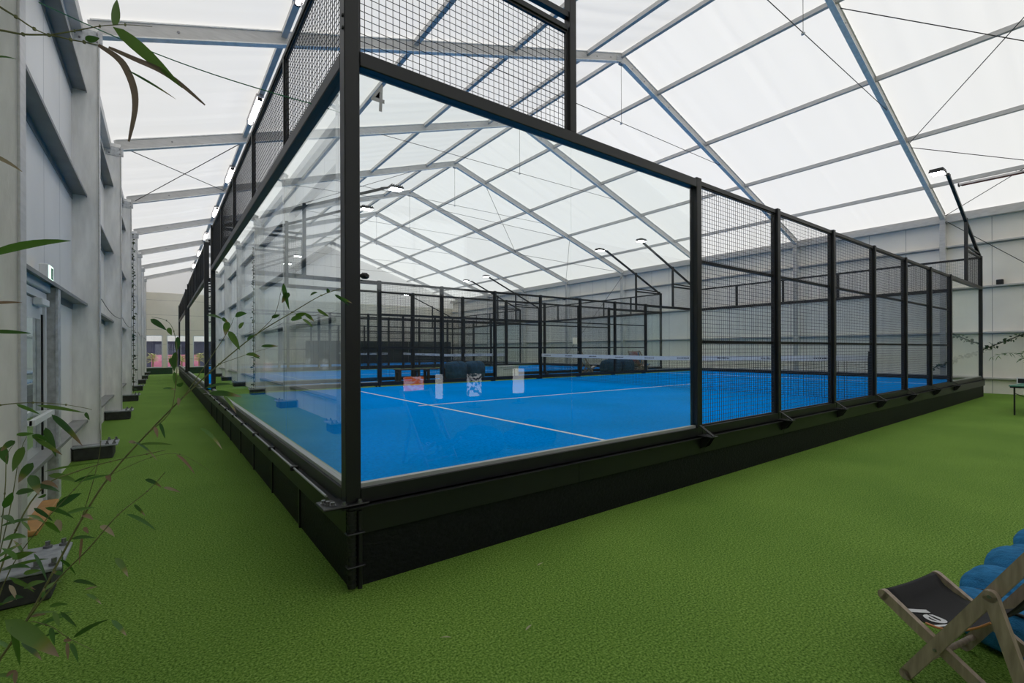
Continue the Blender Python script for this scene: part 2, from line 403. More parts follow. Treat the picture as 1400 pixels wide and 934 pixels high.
# ------------------------------------------------------------------ portal frames
def side_word(s): return 'left' if s < 0 else 'right'
def column(i, y, s):
    x = XL if s < 0 else XR
    lab = '%s grey metal column on the %s wall counted from the camera' % (ORD[i - 1], side_word(s))
    t = thing('steel_column', (x, y, 0), lab, 'column', 'columns along the %s wall' % side_word(s))
    d = 1 if s < 0 else -1
    w = MB()
    a, b = sorted((0, d * .29)); w.box(a, b, -.055, .055, .2, EZ + .12)
    w.build('web', M['alu_dull'], t)
    f = MB(); a, b = sorted((d * .285, d * .30)); f.cbox(a, b, -.075, .085, .2, EZ + .06, .003)
    f.build('flange', M['alu'], t)
    pl = MB(); a, b = sorted((-d * .0, d * .50)); pl.cbox(a, b, -.24, .24, .175, .2, .006)
    p = pl.build('base_plate', M['plate'], t)
    for bx in (.38, .46):
        for by in (-.19, .19):
            q = MB().cyl((d * bx, by, .2), .013, .045, n=8).cyl((d * bx, by, .2), .026, .016, n=6); q.build('anchor_bolt', M['bolt'], p)
    bl = MB(); a, b = sorted((d * .02, d * .45)); bl.cbox(a, b, -.23, .23, 0, .175, .012)
    bl.build('ballast_block', M['concrete'], t)
    sp = MB(); a, b = sorted((d * .03, d * .34)); sp.box(a, b, -.07, -.056, EZ - .16, EZ + .04)
    sp = sp.build('splice_plate', M['galv'], t)
    for k, (bx, bz) in enumerate(((.09, -.11), (.28, -.11), (.09, 0.0), (.28, 0.0))):
        MB().cyl((d * bx, -.085, EZ + bz), .014, .016, 'y', 6).build('bolt', M['bolt'], sp)
def rafter(i, y, s):
    xe = XCL - .1 if s < 0 else XCR + .1
    lab = '%s grey sloping rafter on the %s roof slope counted from the camera' % (ORD[i - 1], side_word(s))
    ze = zr(xe)
    t = thing('roof_rafter', (xe, y, ze), lab, 'rafter', 'rafters under the %s roof slope' % side_word(s))
    a = Vector((0, 0, .12)); b = Vector((RX - xe, 0, RZ - ze + .12))
    m = MB(); m.bar(a, b, .085, .215, (0, 0, 1)); m.build('beam', M['alu'], t)
    m = MB(); o = Vector((0, 0, -.115)); m.bar(a + o, b + o, .125, .018); o = Vector((0, 0, .115)); m.bar(a + o, b + o, .125, .018)
    m.build('flange', M['alu_dull'], t)
    d = (b - a).normalized()
    for u in (.5, 1.1, 1.5, 2.4):
        p = b - d * u
        MB().cyl((p.x, -.055, p.z - .01), .017, .014, 'y', 6).build('bolt', M['bolt'], t)
    p = a + d * 1.1
    MB().cyl((p.x, -.055, p.z), .02, .014, 'y', 6).build('bolt', M['bolt'], t)
    if s < 0:
        r = MB(); r.prism([(-.22, RZ - ze - .09), (.0, RZ - ze - .02), (0, RZ - ze + .2), (-.22, RZ - ze + .12)], 'y', -.058, -.044)
        r = r.build('ridge_plate', M['galv'], t); r.location = (RX - xe, 0, 0)
for i, y in enumerate(FRAMES):
    if i == 0:
        continue
    column(i, y, -1); column(i, y, 1); rafter(i, y, -1); rafter(i, y, 1)

# roof purlins: one long rail each
PURL = [(.77, 'left', 'above the strip lights'), (3.3, 'left', 'next above the strip light rail'), (5.9, 'left', 'second below the ridge'), (8.4, 'left', 'just below the ridge'),
        (RX, '', ''), (11.5, 'right', 'just below the ridge'), (14.2, 'right', 'second below the ridge'), (16.9, 'right', 'third below the ridge'), (19.5, 'right', 'nearest the eave')]
for x, s, w in PURL:
    lab = 'grey ridge beam running along the top of the roof' if not s else 'grey roof purlin on the %s slope, %s' % (s, w)
    z = zr(x) + .19 - (.03 if not s else 0)
    m = MB(); m.box(-.04, .04, Y0 + .1, Y1 - .05, -.055, .055).box(-.048, .048, Y0 + .1, Y1 - .05, -.06, -.048)
    o = m.build('roof_purlin' if s else 'ridge_beam', M['alu']); o.location = (x, 0, z); tag(o, lab, 'beam', 'roof purlins' if s else None)

# tension rods under each portal frame
for i, y in enumerate(FRAMES[1:], 1):
    zt = 8.15; xa, xb = 4.35, 15.25
    t = thing('tie_rod', (RX, y, zt), 'thin steel tie rod with ridge hanger under the %s rafter pair from the camera' % ORD[i - 1], 'cable', 'tie rods under the rafters')
    MB().tube([(xa - RX, -.02, 0), (xb - RX, -.02, 0)], .009, 5).build('rod', M['cable'], t)
    MB().tube([(0, -.02, 0), (0, -.02, RZ - zt - .02)], .006, 5).build('hanger', M['cable'], t)
    MB().cyl((0, -.05, -.02), .03, .06, 'y', 8).build('hanger_clamp', M['galv'], t)
    MB().cbox(-.07, .07, -.08, .04, RZ - zt - .09, RZ - zt - .01, .01).build('ridge_bracket', M['galv'], t)
    for d, x in ((-1, xa), (1, xb)):
        k = MB(); u = Vector((1, 0, SLOPE if d < 0 else -SLOPE)).normalized() * d * -1
        p = Vector((x - RX, -.02, zr(x) - zt - .03)); p.z = 0.02
        q = p - u * .75 * (1 if d < 0 else 1)
        k.bar(p, q, .05, .06); k.build('rod_anchor', M['galv'], t)

# wind bracing cables
def brace(p, q, lab, grp, r=.011):
    p, q = Vector(p), Vector(q); m = MB(); m.tube([(0, 0, 0), q - p], r, 5)
    o = m.build('brace_cable', M['cable']); o.location = p; tag(o, lab, 'cable', grp); return o
def roofx(i, x1, x2, where):
    ya, yb = FRAMES[i] + .1, FRAMES[i + 1] - .1; z = .06
    g = 'crossed roof bracing cables'
    brace((x1, ya, zr(x1) + z), (x2, yb, zr(x2) + z), 'roof brace cable %s, near end higher' % where if abs(x1 - RX) < abs(x2 - RX) else 'roof brace cable %s, near end lower' % where, g)
    brace((x2, ya, zr(x2) + z), (x1, yb, zr(x1) + z), 'roof brace cable %s, near end lower' % where if abs(x1 - RX) < abs(x2 - RX) else 'roof brace cable %s, near end higher' % where, g)
roofx(0, 11.6, 16.9, 'in the upper cross at top right')
roofx(0, 17.1, 21.2, 'in the lower cross at the right eave')
roofx(4, 11.6, 16.9, 'in the far cross right of the ridge')
roofx(4, 17.1, 21.2, 'in the far cross at the right eave')
roofx(4, 2.9, 8.0, 'in the far cross left of the ridge')
roofx(3, -1.6, .75, 'in the cross at the left eave')
wb = brace((XCR - .05, FRAMES[1] - .1, EZ - .1), (XCR - .05, FRAMES[0] + .3, 1.9), 'thin steel wall brace cable slanting down behind the floodlight corner', 'right wall brace cables')
wv = ((XCR - .05, FRAMES[1] + .4, .75), (XCR - .05, FRAMES[0] + .2, 3.4))
brace(*wv, 'thin steel wall brace cable under the ivy garland on the right wall', 'right wall brace cables')
brace((XCR - .05, FRAMES[4] - .1, EZ - .2), (XCR - .05, FRAMES[5] + .1, 1.0), 'thin steel brace cable on the right wall seen over the third court post tops', 'right wall brace cables')

# strip lights under the lowest left purlin, one per bay
for i in range(1, 8):
    y = (FRAMES[i] + FRAMES[i + 1]) / 2 + .55
    t = thing('strip_light', (.74, y, zr(.77) + .075), 'lit fluorescent strip light under the left roof purlin, %s from the camera' % ORD[i - 1], 'lamp', 'strip lights along the left purlin')
    m = MB(); m.cbox(-.075, .075, -.72, .72, -.005, .055, .006); m.box(-.075, -.068, -.72, .72, -.05, -.005).box(.068, .075, -.72, .72, -.05, -.005); m.build('housing', M['heater'], t)
    MB().tube([(0, -.66, -.04), (0, .66, -.04)], .036, 10).build('tube', M['tube'], t)
    for yy in (-.70, .66): MB().cbox(-.045, .045, yy, yy + .04, -.075, -.01, .006).build('end_cap', M['black_plastic'], t)

# ------------------------------------------------------------------ raised platform under the courts
CO = [0.0, 12.0, 24.0]
pf = thing('court_platform', (0, 0, 0), 'black boarded platform raised above the green turf under the padel courts', 'platform')
MB().box(.03, 19.97, .03, 33.97, .0, .455).build('core', M['black'], pf)
for (n, x0, x1, y0, y1) in (('front_board', -.02, 20.02, -.012, .02), ('left_board', -.03, -.0, .02, 33.98), ('right_board', 20.0, 20.03, .02, 33.98), ('rear_board', -.02, 20.02, 33.98, 34.01)):
    MB().box(x0, x1, y0, y1, 0, .36).build(n, M['board'], pf)
e = MB()
for k in range(10):
    e.box(-.04 + k * 2.008 if k == 0 else k * 2.008 + .003, k * 2.008 + 2.005, -.035, .0, .345, .53)
e.box(-.05, 20.05, -.075, 0, .522, .53); e.build('front_edge_angle', M['black'], pf)
e = MB()
for k in range(17): e.box(-.05, -.02, k * 2.0 + .003, k * 2.0 + 2.0, .345, .53)
e.box(-.09, -.02, -.05, 34, .522, .53); e.build('left_edge_angle', M['black'], pf)
MB().box(20.02, 20.05, 0, 34, .345, .53).build('right_edge_angle', M['black'], pf)
for k in range(8):
    y = 1.3 + k * 1.25
    MB().box(-.045, -.03, y, y + .035, 0, .345).build('board_batten', M['black'], pf)
for k, y in enumerate((10.0, 22.0)):
    MB().box(-.02, 20.02, y + .02, y + 1.96, .46, .488).build('deck_turf', M['grass'], pf)

# ------------------------------------------------------------------ a padel court: turf, enclosure, net
def wire_panel(w, h, pitch=.05, r=.0028):
    m = MB(); n = max(1, round(w / pitch)); k = max(1, round(h / pitch))
    for i in range(1, n):
        u = w * i / n; m.tube([(u, 0, 0), (u, 0, h)], r, 3, cap=False)
    for j in range(1, k):
        v = h * j / k; m.tube([(0, .004, v), (w, .004, v)], r, 3, cap=False)
    fw = .018
    m.box(0, fw, -.012, .012, 0, h).box(w - fw, w, -.012, .012, 0, h).box(fw, w - fw, -.012, .012, 0, fw).box(fw, w - fw, -.012, .012, h - fw, h)
    return m
ME = {}
def part(key, name, parent, maker, mt, loc, rz=0):
    if key not in ME:
        o = maker().build(name, mt, parent); ME[key] = o.data
    else:
        o = bpy.data.objects.new(name, ME[key]); COL.objects.link(o); o.parent = parent
    o.location = loc; o.rotation_euler = (0, 0, rz); return o

def enclosure(y0, lab):
    t = thing('court_enclosure', (0, y0, 0), lab, 'court enclosure', 'padel court enclosures')
    pz = .53
    # corner posts with base plate
    for cx, cy, mx, my in ((0, 0, 1, 1), (0, 10, 1, -1), (20, 0, -1, 1), (20, 10, -1, -1)):
        p = part('cpost', 'corner_post', t, lambda: MB().cbox(-.05, .05, -.05, .05, pz, MT, .006).box(-.052, .052, -.052, .052, MT, MT + .008), M['black'], (cx, cy + .05 * my, 0))
        q = MB(); q.cbox(-.20 if mx > 0 else -.09, .09 if mx > 0 else .20, -.10, .10, .535, .548, .004)
        q = q.build('base_plate', M['black'], p)
        if y0 == 0 and cy == 0:
            for bx, by in ((-.165, .04), (-.15, .0), (-.13, -.04), (-.07, -.075), (.03, -.078)):
                MB().cyl((bx * mx, by * my, .548), .013, .022, n=6).cyl((bx * mx, by * my, .548), .02, .005, n=12).build('bolt', M['bolt'], p)
    for bz in (3.62, 3.70):
        if y0 == 0: MB().cyl((-.062, .02, bz), .012, .014, 'x', 8).cyl((.0, .0, bz), .0, 0).build('cap_screw', M['black_plastic'], t)
    # side posts with outward bracket
    for side in (0, 1):
        yy, d = (0.05, -1) if side == 0 else (9.95, 1)
        for k in range(7):
            x = 4 + 2 * k; big = k in (0, 6)
            p = part('spost%d' % big, 'side_post', t, (lambda: MB().cbox(-.05, .05, -.05, .05, pz, BT + .02, .006)) if big else (lambda: MB().cbox(-.04, .04, -.05, .05, pz, BT + .015, .006)), M['black'], (x, yy, 0))
            def br():
                g = MB(); g.box(-.075, .075, -.19, .0, .536, .546)
                g.bar((.0, -.005, .655), (.0, -.175, .548), .045, .008, (1, 0, 0) if False else (0, 0, 1))
                for xx in (-.05, .042): g.prism([(.0, .536), (-.17, .536), (-.10, .43), (.0, .37)], 'x', xx, xx + .008)
                return g
            b = part('bracket', 'bracket', p, br, M['black'], (0, d * .04, 0), 0 if d < 0 else pi)
            if y0 == 0 and side == 0 and k < 4:
                for bx in (-.045, .045): MB().cyl((bx, -.165, .546), .012, .02, n=6).build('bolt', M['bolt'], p)
        # glass at both ends, two panes each
        for x0, x1 in ((.05, 1.997), (2.003, 3.95), (16.05, 17.997), (18.003, 19.95)):
            part('gside', 'glass_pane', t, lambda: MB().box(0, 1.947, -.006, .006, GB, BT - .1), M['glass'], (x0, yy, 0))
        for x0 in (.05, 16.05):
            part('gch', 'glazing_channel', t, lambda: MB().box(0, 3.9, -.022, .022, .625, GB), M['channel'], (x0, yy, 0))
            part('sbeam', 'top_beam', t, lambda: MB().cbox(0, 3.9, -.05, .05, BT - .1, BT, .006), M['black'], (x0, yy, 0))
            part('sbase', 'base_rail', t, lambda: MB().box(0, 3.9, -.05, .04, pz, .627), M['black'], (x0, yy, 0))
        for x0 in (.05, 18.04):
            part('umesh', 'upper_mesh_panel', t, lambda: wire_panel(1.9, MT - .05 - BT), M['black_wire'], (x0, yy, BT))
            part('urail', 'upper_rail', t, lambda: MB().cbox(0, 1.9, -.025, .025, MT - .05, MT, .004), M['black'], (x0, yy, 0))
        for k in range(6):
            x0 = 4.05 + 2 * k
            part('smesh', 'mesh_panel', t, lambda: wire_panel(1.9, BT - .05 - .63), M['black_wire'], (x0, yy - d * .0, .63))
            def rails():
                g = MB()
                for zz in (1.60, 2.55): g.box(0, 1.9, -.018, .018, zz, zz + .036)
                return g
            part('midrail', 'mid_rail', t, rails, M['black'], (x0, yy - d * .025, 0))
            part('mtop', 'mesh_top_rail', t, lambda: MB().box(0, 1.9, -.025, .025, BT - .05, BT), M['black'], (x0, yy, 0))
            part('mbase', 'base_rail', t, lambda: MB().box(0, 1.9, -.05, .04, pz, .632), M['black'], (x0, yy, 0))
    # end walls: five panes under a beam, mesh above
    for cx in (0, 20):
        for k in range(5):
            part('gend%d' % (k in (0, 4)), 'glass_pane', t, (lambda: MB().box(-.006, .006, .1, 1.997, GB, BT - .1)) if k in (0, 4) else (lambda: MB().box(-.006, .006, .003, 1.997, GB, BT - .1)), M['glass'],
                 (cx, 2 * k if k < 4 else 10, 0), 0 if k < 4 else pi)
            part('emesh', 'upper_mesh_panel', t, lambda: wire_panel(1.94, MT - .05 - BT), M['black_wire'], (cx, 2 * k + .03, BT), pi / 2)
            if k: part('epost', 'mesh_post', t, lambda: MB().cbox(-.025, .025, -.025, .025, BT, MT - .04, .004), M['black'], (cx, 2 * k, 0))
        part('ech', 'glazing_channel', t, lambda: MB().box(-.03, .03, .1, 9.9, .625, GB), M['channel'], (cx, 0, 0))
        part('ebeam', 'top_beam', t, lambda: MB().cbox(-.05, .05, .1, 9.9, BT - .1, BT, .006), M['black'], (cx, 0, 0))
        part('ebase', 'base_rail', t, lambda: MB().box(-.05, .05, .1, 9.9, pz, .627), M['black'], (cx, 0, 0))
        part('erail', 'upper_rail', t, lambda: MB().cbox(-.025, .025, .1, 9.9, MT - .05, MT, .004), M['black'], (cx, 0, 0))
    return t

CN = ['nearest the camera', 'behind the first grass gap', 'farthest from the camera']
ENC = [enclosure(y, 'black framed glass and mesh padel court enclosure, ' + n) for y, n in zip(CO, CN)]
# number and small label on the first pane of the near court
pane = [c for c in ENC[0].children if c.name.startswith('glass_pane') and abs(c.location.x - .05) < .01 and c.location.y < 1][0]
me = text_mesh('4', .27, .0012, shear=.05, bold=.001); me.materials.append(M['number'])
n4 = link('number_sticker', me, pane, label='silver number 4 stuck on the glass'); n4.rotation_euler = (pi / 2, 0, 0); n4.location = (.085, -.0075, 3.165); n4.scale = (.75, 1, 1)
MB().box(1.955, 2.01, -.012, -.0095, 1.585, 1.645).build('paper_label', M['white'], pane, label='small white paper label at the pane joint')
# black clip on the corner post
c = MB(); c.cbox(.05, .105, -.02, .02, 2.005, 2.045, .012).cyl((.08, -.028, 2.025), .012, .01, 'y', 10); c.build('door_hook', M['black_plastic'], ENC[0])

for y0, n in zip(CO, CN):
    t = thing('court_turf', (0, y0, 0), 'blue artificial turf with white lines of the court ' + n, 'court turf', 'blue court surfaces')
    MB().box(.06, 19.94, .1, 9.9, .465, FL).build('turf', M['blue'], t)
    for x in (3.05, 16.95): MB().box(x - .025, x + .025, .1, 9.9, FL, FL + .003).build('line', M['line'], t)
    MB().box(2.85, 17.15, 4.975, 5.025, FL, FL + .003).build('line', M['line'], t)

def net(y0, n):
    t = thing('court_net', (10, y0, FL), 'black court net with white top band on the court ' + n, 'net', 'padel court nets')
    m = MB(); L = 9.74; x0 = .13
    def top(u): return .90 - .05 * (1 - abs(2 * u - 1))
    nv = 195
    for i in range(nv + 1):
        u = i / nv; m.tube([(0, x0 + L * u, .03), (0, x0 + L * u, top(u) - .04)], .0034, 3, cap=False)
    for j in range(18):
        z = .03 + j * .046
        m.tube([(.002, x0, z), (.002, x0 + L * .5, z * .96), (.002, x0 + L, z)], .0034, 3, cap=False)
    m.build('mesh', M['net'], t)
    b = MB(); seg = 24
    vs = []
    for i in range(seg + 1):
        u = i / seg; y = x0 + L * u; z = top(u)
        vs += [(-.012, y, z - .11), (-.012, y, z), (.012, y, z), (.012, y, z - .11)]
    fs = []
    for i in range(seg):
        for k in range(4): k2 = (k + 1) % 4; fs.append((i*4+k, i*4+k2, i*4+4+k2, i*4+4+k))
    b.add(vs, fs); b.build('top_band', M['band'], t)
    mk = MB(); r = random.Random(4)
    for k in range(9):
        y = .75 + k * 1.08; z = top((y - x0) / L) - .055
        c = y
        for q in range(9):
            w = r.uniform(.018, .034)
            for s in (-1, 1): mk.box(*sorted((s * .0122, s * .0135)), c, c + w, z - .016, z + .016 * r.choice((1, .6, 1)))
            c += w + .012
    mk.build('lettering', M['mark'], t)
    for y in (.105, 9.895):
        MB().cyl((0, y, 0), .025, .98, n=12).cyl((0, y, .0), .05, .012, n=14).build('net_post', M['black'], t)
for y0, n in zip(CO, CN): net(y0, n)

# floodlight masts: upright on the side beam and a long slanting arm from the corner post
def floodlight(cx, cy, y0, lab, facing):
    d = 1 if cx == 0 else -1
    t = thing('floodlight_mast', (cx, y0 + cy, 0), lab, 'floodlight', 'floodlight masts on the court corners')
    MB().cbox(d * 2 - .04, d * 2 + .04, -.04, .04, BT, 5.36, .005).build('upright', M['black'], t)
    MB().bar((d * .02, 0, MT - .04), (d * 4.15, 0, 6.18), .07, .07).build('arm', M['black'], t)
    MB().bar((d * .05, 0, MT + .06), (d * 2, 0, MT + .10), .05, .05).build('cross_bar', M['black'], t)
    h = MB(); h.bar((d * 4.05, -.02, 6.16), (d * 4.45, facing * .12, 6.24), .05, .05); h.build('bracket', M['black'], t)
    h = MB(); h.cbox(d * 4.45 - .19, d * 4.45 + .19, facing * .14 - .15, facing * .14 + .15, 6.17, 6.235, .01)
    for k in range(6): h.box(d * 4.45 - .17 + k * .062, d * 4.45 - .155 + k * .062, facing * .14 - .14, facing * .14 + .14, 6.235, 6.27)
    h = h.build('lamp_head', M['black'], t)
    MB().box(d * 4.45 - .17, d * 4.45 + .17, facing * .14 - .13, facing * .14 + .13, 6.163, 6.17).build('led_panel', M['led'], h)
where = {(0, 0): 'near left corner', (20, 0): 'near right corner', (0, 10): 'far left corner', (20, 10): 'far right corner'}
for y0, n in zip(CO, ('nearest', 'middle', 'farthest')):
    for (cx, cy), w in where.items():
        floodlight(cx, .05 if cy == 0 else 9.95, y0, 'black slanting floodlight mast on the %s of the %s court' % (w, n), 1 if cy == 0 else -1)

# conduit bundle at the near corner, pipe clipped along the left ledge
t = thing('cable_conduit', (-.03, -.045, 0), 'black corrugated cable conduit strapped upright to the near platform corner', 'conduit')
m = MB()
for k in range(34): m.cyl((.0, 0, .02 + k * .0145), .030 if k % 2 else .026, .0145, n=12)
m.build('sleeve', M['black_plastic'], t)
m = MB(); m.cyl((.055, .004, 0), .016, .5, n=8); m.build('cable', M['black_plastic'], t)
for z in (.15, .36): MB().cbox(-.036, .08, -.036, .03, z, z + .012, .004).build('strap', M['black'], t)
t = thing('ledge_pipe', (-.105, .0, .545), 'thin grey pipe clipped along the ledge on the left side of the platform', 'pipe')
MB().tube([(0, .25, 0), (0, 9.9, 0)], .009, 8).build('pipe', M['channel'], t)
for k in range(9): MB().cbox(-.03, .035, 1.2 + k * 1.0, 1.24 + k * 1.0, -.02, .018, .005).build('clip', M['black_plastic'], t)

# ------------------------------------------------------------------ left wall: door, post, exit sign
d = MB(); yA, yB = 2.35, 3.62; dx = XL
d.box(dx, dx + .07, yA, yA + .07, 0, 2.12).box(dx, dx + .07, yB - .07, yB, 0, 2.12).box(dx, dx + .07, yA + .07, yB - .07, 2.05, 2.12)
door = structure(d.build('door_1', M['upvc']))
MB().box(dx + .012, dx + .05, yA + .085, yB - .085, .03, 2.035).build('door_leaf', M['upvc'], door)
MB().box(dx + .004, dx + .062, yB - .16, yB - .12, .12, 1.9).build('glazing_gap', M['dark'], door)
MB().box(dx + .05, dx + .056, yA + .25, yB - .22, .25, 1.85).build('door_glass', M['window_glass'], door)
h = MB(); h.bar((dx + .13, yA + .18, .93), (dx + .13, yB - .16, .93), .035, .05); h.bar((dx + .04, yA + .2, .93), (dx + .13, yA + .2, .93), .04, .04); h.bar((dx + .04, yB - .18, .93), (dx + .13, yB - .18, .93), .04, .04)
h.build('push_bar', M['white'], door)
h = MB(); h.cbox(dx + .05, dx + .12, yB - .55, yB - .2, 1.97, 2.04, .008); h.build('door_closer', M['upvc'], door)
h = MB(); h.cbox(dx + .0, dx + .10, yA, yB, 2.13, 2.24, .006); h.build('lintel_box', M['upvc'], door)
MB().cbox(dx + .02, dx + .17, yA + .1, yB - .1, .0, .045, .006).build('threshold', mat('orange_threshold_wood', (.50, .26, .08), .6, var=.3, vscale=8), door)
p = MB(); p.cbox(dx + .005, dx + .13, 3.68, 3.80, 0, 2.2, .004); p.box(dx + .13, dx + .15, 3.66, 3.82, 0, 2.2)
tag(p.build('door_post', M['galv']), 'short galvanised post beside the white door under the girt', 'post')
t = thing('exit_sign', (dx + .10, 3.40, 2.22), 'small lit white and green exit sign above the door on the left wall', 'sign')
MB().cbox(-.04, .03, -.12, .12, .0, .17, .01).build('housing', M['white'], t)
MB().box(.03, .036, -.11, .11, .012, .158).build('lit_panel', M['exit'], t)
k = MB()
k.box(.036, .0375, -.02, .085, .03, .14); k.build('pictogram_field', M['exitmark'], t)
k = MB(); k.cyl((.0375, .06, .112), .012, .001, 'x', 10); k.bar((.0378, .055, .098), (.0378, .045, .07), .002, .018); k.bar((.0378, .045, .07), (.0378, .068, .045), .002, .01); k.bar((.0378, .045, .07), (.0378, .025, .048), .002, .01); k.bar((.0378, .055, .092), (.0378, .03, .08), .002, .008)
k.build('running_figure', M['white'], t)

# ------------------------------------------------------------------ beyond the far end windows
t = thing('planter_box', (-1.05, Y1 - .62, 0), 'long dark green planter trough under the far left windows', 'planter')
m = MB(); m.box(-.72, .72, -.2, .2, 0, .03).box(-.72, .72, -.2, -.17, .03, .42).box(-.72, .72, .17, .2, .03, .42).box(-.72, -.69, -.17, .17, .03, .42).box(.69, .72, -.17, .17, .03, .42)
m.build('trough', M['planter_green'], t); MB().box(-.69, .69, -.17, .17, .03, .38).build('soil', M['soil'], t)
MB().cbox(-6, 12, 0, .3, -.05, 2.35, .02).build('outside_wall', M['facade']).location = (0, 45, 0)
fa = bpy.data.objects['outside_wall']; tag(fa, 'dark navy wall outside beyond the far windows', 'wall')
wl = MB(); wl.box(-6, 12, -.05, .35, 2.35, 2.75); tag(wl.build('canopy', M['white']), 'white canopy edge along the top of the navy wall outside', 'canopy'); bpy.data.objects['canopy'].location = (0, 44.9, 0)
pk = MB().cbox(-.8, .8, 0, .06, -.04, 1.25, .01).build('pink_board', M['pink']); pk.location = (-.75, 43.5, 0); tag(pk, 'pink board standing outside beyond the far left window', 'board')
def yucca(x, y, h, lab):
    t = thing('yucca_plant', (x, y, -.04), lab, 'plant', 'plants outside the far windows')
    m = MB(); m.tube([(0, 0, 0), (.03, .01, h * .5), (0, 0, h)], .06, 8, taper=.7); m.build('trunk', M['trunk'], t)
    m = MB()
    for k in range(46):
        a = random.uniform(0, 6.28); e = random.uniform(-.5, 1.1); L = random.uniform(.35, .55)
        b = Vector((0, 0, h - random.uniform(0, .4 * h)))
        m.leaf(b, b + Vector((cos(a) * cos(e), sin(a) * cos(e), sin(e))) * L, .06, droop=.2)
    m.build('blade', M['yucca'], t, kind='stuff')
for x, h, l in ((-1.45, 1.35, 'yucca outside the left half of the far left window'), (-.35, 1.15, 'yucca outside at the mullion between the first two far windows'), (1.25, 1.3, 'yucca outside behind the farthest court glass')):
    yucca(x, 40.5, h, 'yellow green ' + l)

hg = MB()
for k in range(9): hg.cbox(8.2 + k * 1.45, 8.2 + k * 1.45 + 1.43, -.02, .02, .02, 2.35, .006)
hg = hg.build('windbreak_screen', mat('dark_green_screen', (.012, .026, .020), .8, var=.6, vscale=3)); hg.location = (0, Y1 - .35, 0); tag(hg, 'dark green windbreak screen across the far end wall behind the courts', 'screen')
# ------------------------------------------------------------------ furniture on the grass gap between the courts
DZ = .488
def blob(sections, n=26, exp=.42):
    """loft of super-ellipse sections: (u, half width, z bottom, z top, v offset)"""
    m = MB(); vs = []
    for (u, hw, zb, zt, vo) in sections:
        for k in range(n):
            a = 2 * pi * k / n; c, s = cos(a), sin(a)
            x = math.copysign(abs(c) ** exp, c) * hw + vo; z = (zb + zt) / 2 + math.copysign(abs(s) ** exp, s) * (zt - zb) / 2
            vs.append((u, x, z))
    fs = []
    for i in range(len(sections) - 1):
        for k in range(n):
            k2 = (k + 1) % n; fs.append((i*n+k, i*n+k2, i*n+n+k2, i*n+n+k))
    fs.append(tuple(range(n - 1, -1, -1))); o = (len(sections) - 1) * n; fs.append(tuple(range(o, o + n)))
    m.add(vs, fs, True); return m
def puff(o, amp=.02, scale=3.0, levels=2, disp=True):
    s = o.modifiers.new('sub', 'SUBSURF'); s.levels = levels; s.render_levels = levels
    if disp:
        tx = bpy.data.textures.new('wrinkle', 'CLOUDS'); tx.noise_scale = 1 / scale; tx.noise_depth = 3
        d = o.modifiers.new('wrinkle', 'DISPLACE'); d.texture = tx; d.strength = amp; d.mid_level = .5; d.texture_coords = 'LOCAL'
    return o
def beanbag(loc, rz, lab, w=.62, h=.70, mt='denim_dark', grp='navy beanbags on the gap between the courts'):
    t = thing('bean_bag', loc, lab, 'bean bag', grp, rz)
    sec = []
    for i in range(11):
        u = -.42 + .84 * i / 10; e = (1 - (abs(u) / .425) ** 3.2) ** .5 if abs(u) < .425 else 0
        sec.append((u, max(.04, w / 2 * (.55 + .45 * e)), .012, .05 + h * (.35 + .65 * e) * (1 - .18 * (u + .4)), 0))
    puff(blob(sec, 22, .5).build('cover', M[mt], t), .05, 3)
    s = MB(); s.tube([(u, 0, zt + .006) for (u, hw, zb, zt, vo) in sec[1:-1]], .008, 6); s.build('seam', M['piping'], t)
    return t
beanbag((7.05, 11.0, DZ), pi / 2, 'navy beanbag standing left of its twin behind the court mesh, by the wooden bench', .70, .66)
beanbag((7.78, 11.0, DZ), pi / 2, 'navy beanbag right of its twin behind the court mesh, away from the bench', .70, .66)
beanbag((15.2, 11.25, DZ), pi / 2, 'navy beanbag behind the net, left one of the pair among the deck chairs', .80, .62)
beanbag((16.1, 11.25, DZ), pi / 2, 'navy beanbag behind the net, right one of the pair beside the striped deck chair', .80, .62)

def bench(loc, lab):
    t = thing('bench', loc, lab, 'bench')
    m = MB()
    for k in range(4): m.cbox(-.98, .98, -.19 + k * .097, -.10 + k * .097, .41, .445, .006)
    m.build('seat', M['bench'], t)
    for x in (-.9, -.25, .1, .72):
        m = MB(); m.cbox(x - .045, x + .045, -.16, -.10, 0, .41, .006).cbox(x - .045, x + .045, .10, .16, 0, .41, .006).cbox(x - .03, x + .03, -.10, .10, .33, .39, .004); m.build('leg', M['brown_metal'], t)
    return t
bench((6.0, 11.2, DZ), 'long brown wooden bench on the grass gap behind the near court')
# white box added in place of a reflection, right of the beanbags
t = thing('reflection_box', (9.35, 11.1, DZ), 'white box with dark front outline, added in place of a reflection, right of the beanbags', 'box')
m = MB(); m.cbox(-.36, .36, -.22, .22, 0, .42, .012); m.build('body', M['white'], t)
m = MB(); m.cbox(-.38, .38, -.24, .24, .42, .46, .01); m.build('lid', M['upvc'], t)
m = MB(); m.box(-.33, .18, -.226, -.221, .33, .35).box(.16, .18, -.226, -.221, .03, .33); m.build('front_strip', M['black_plastic'], t)

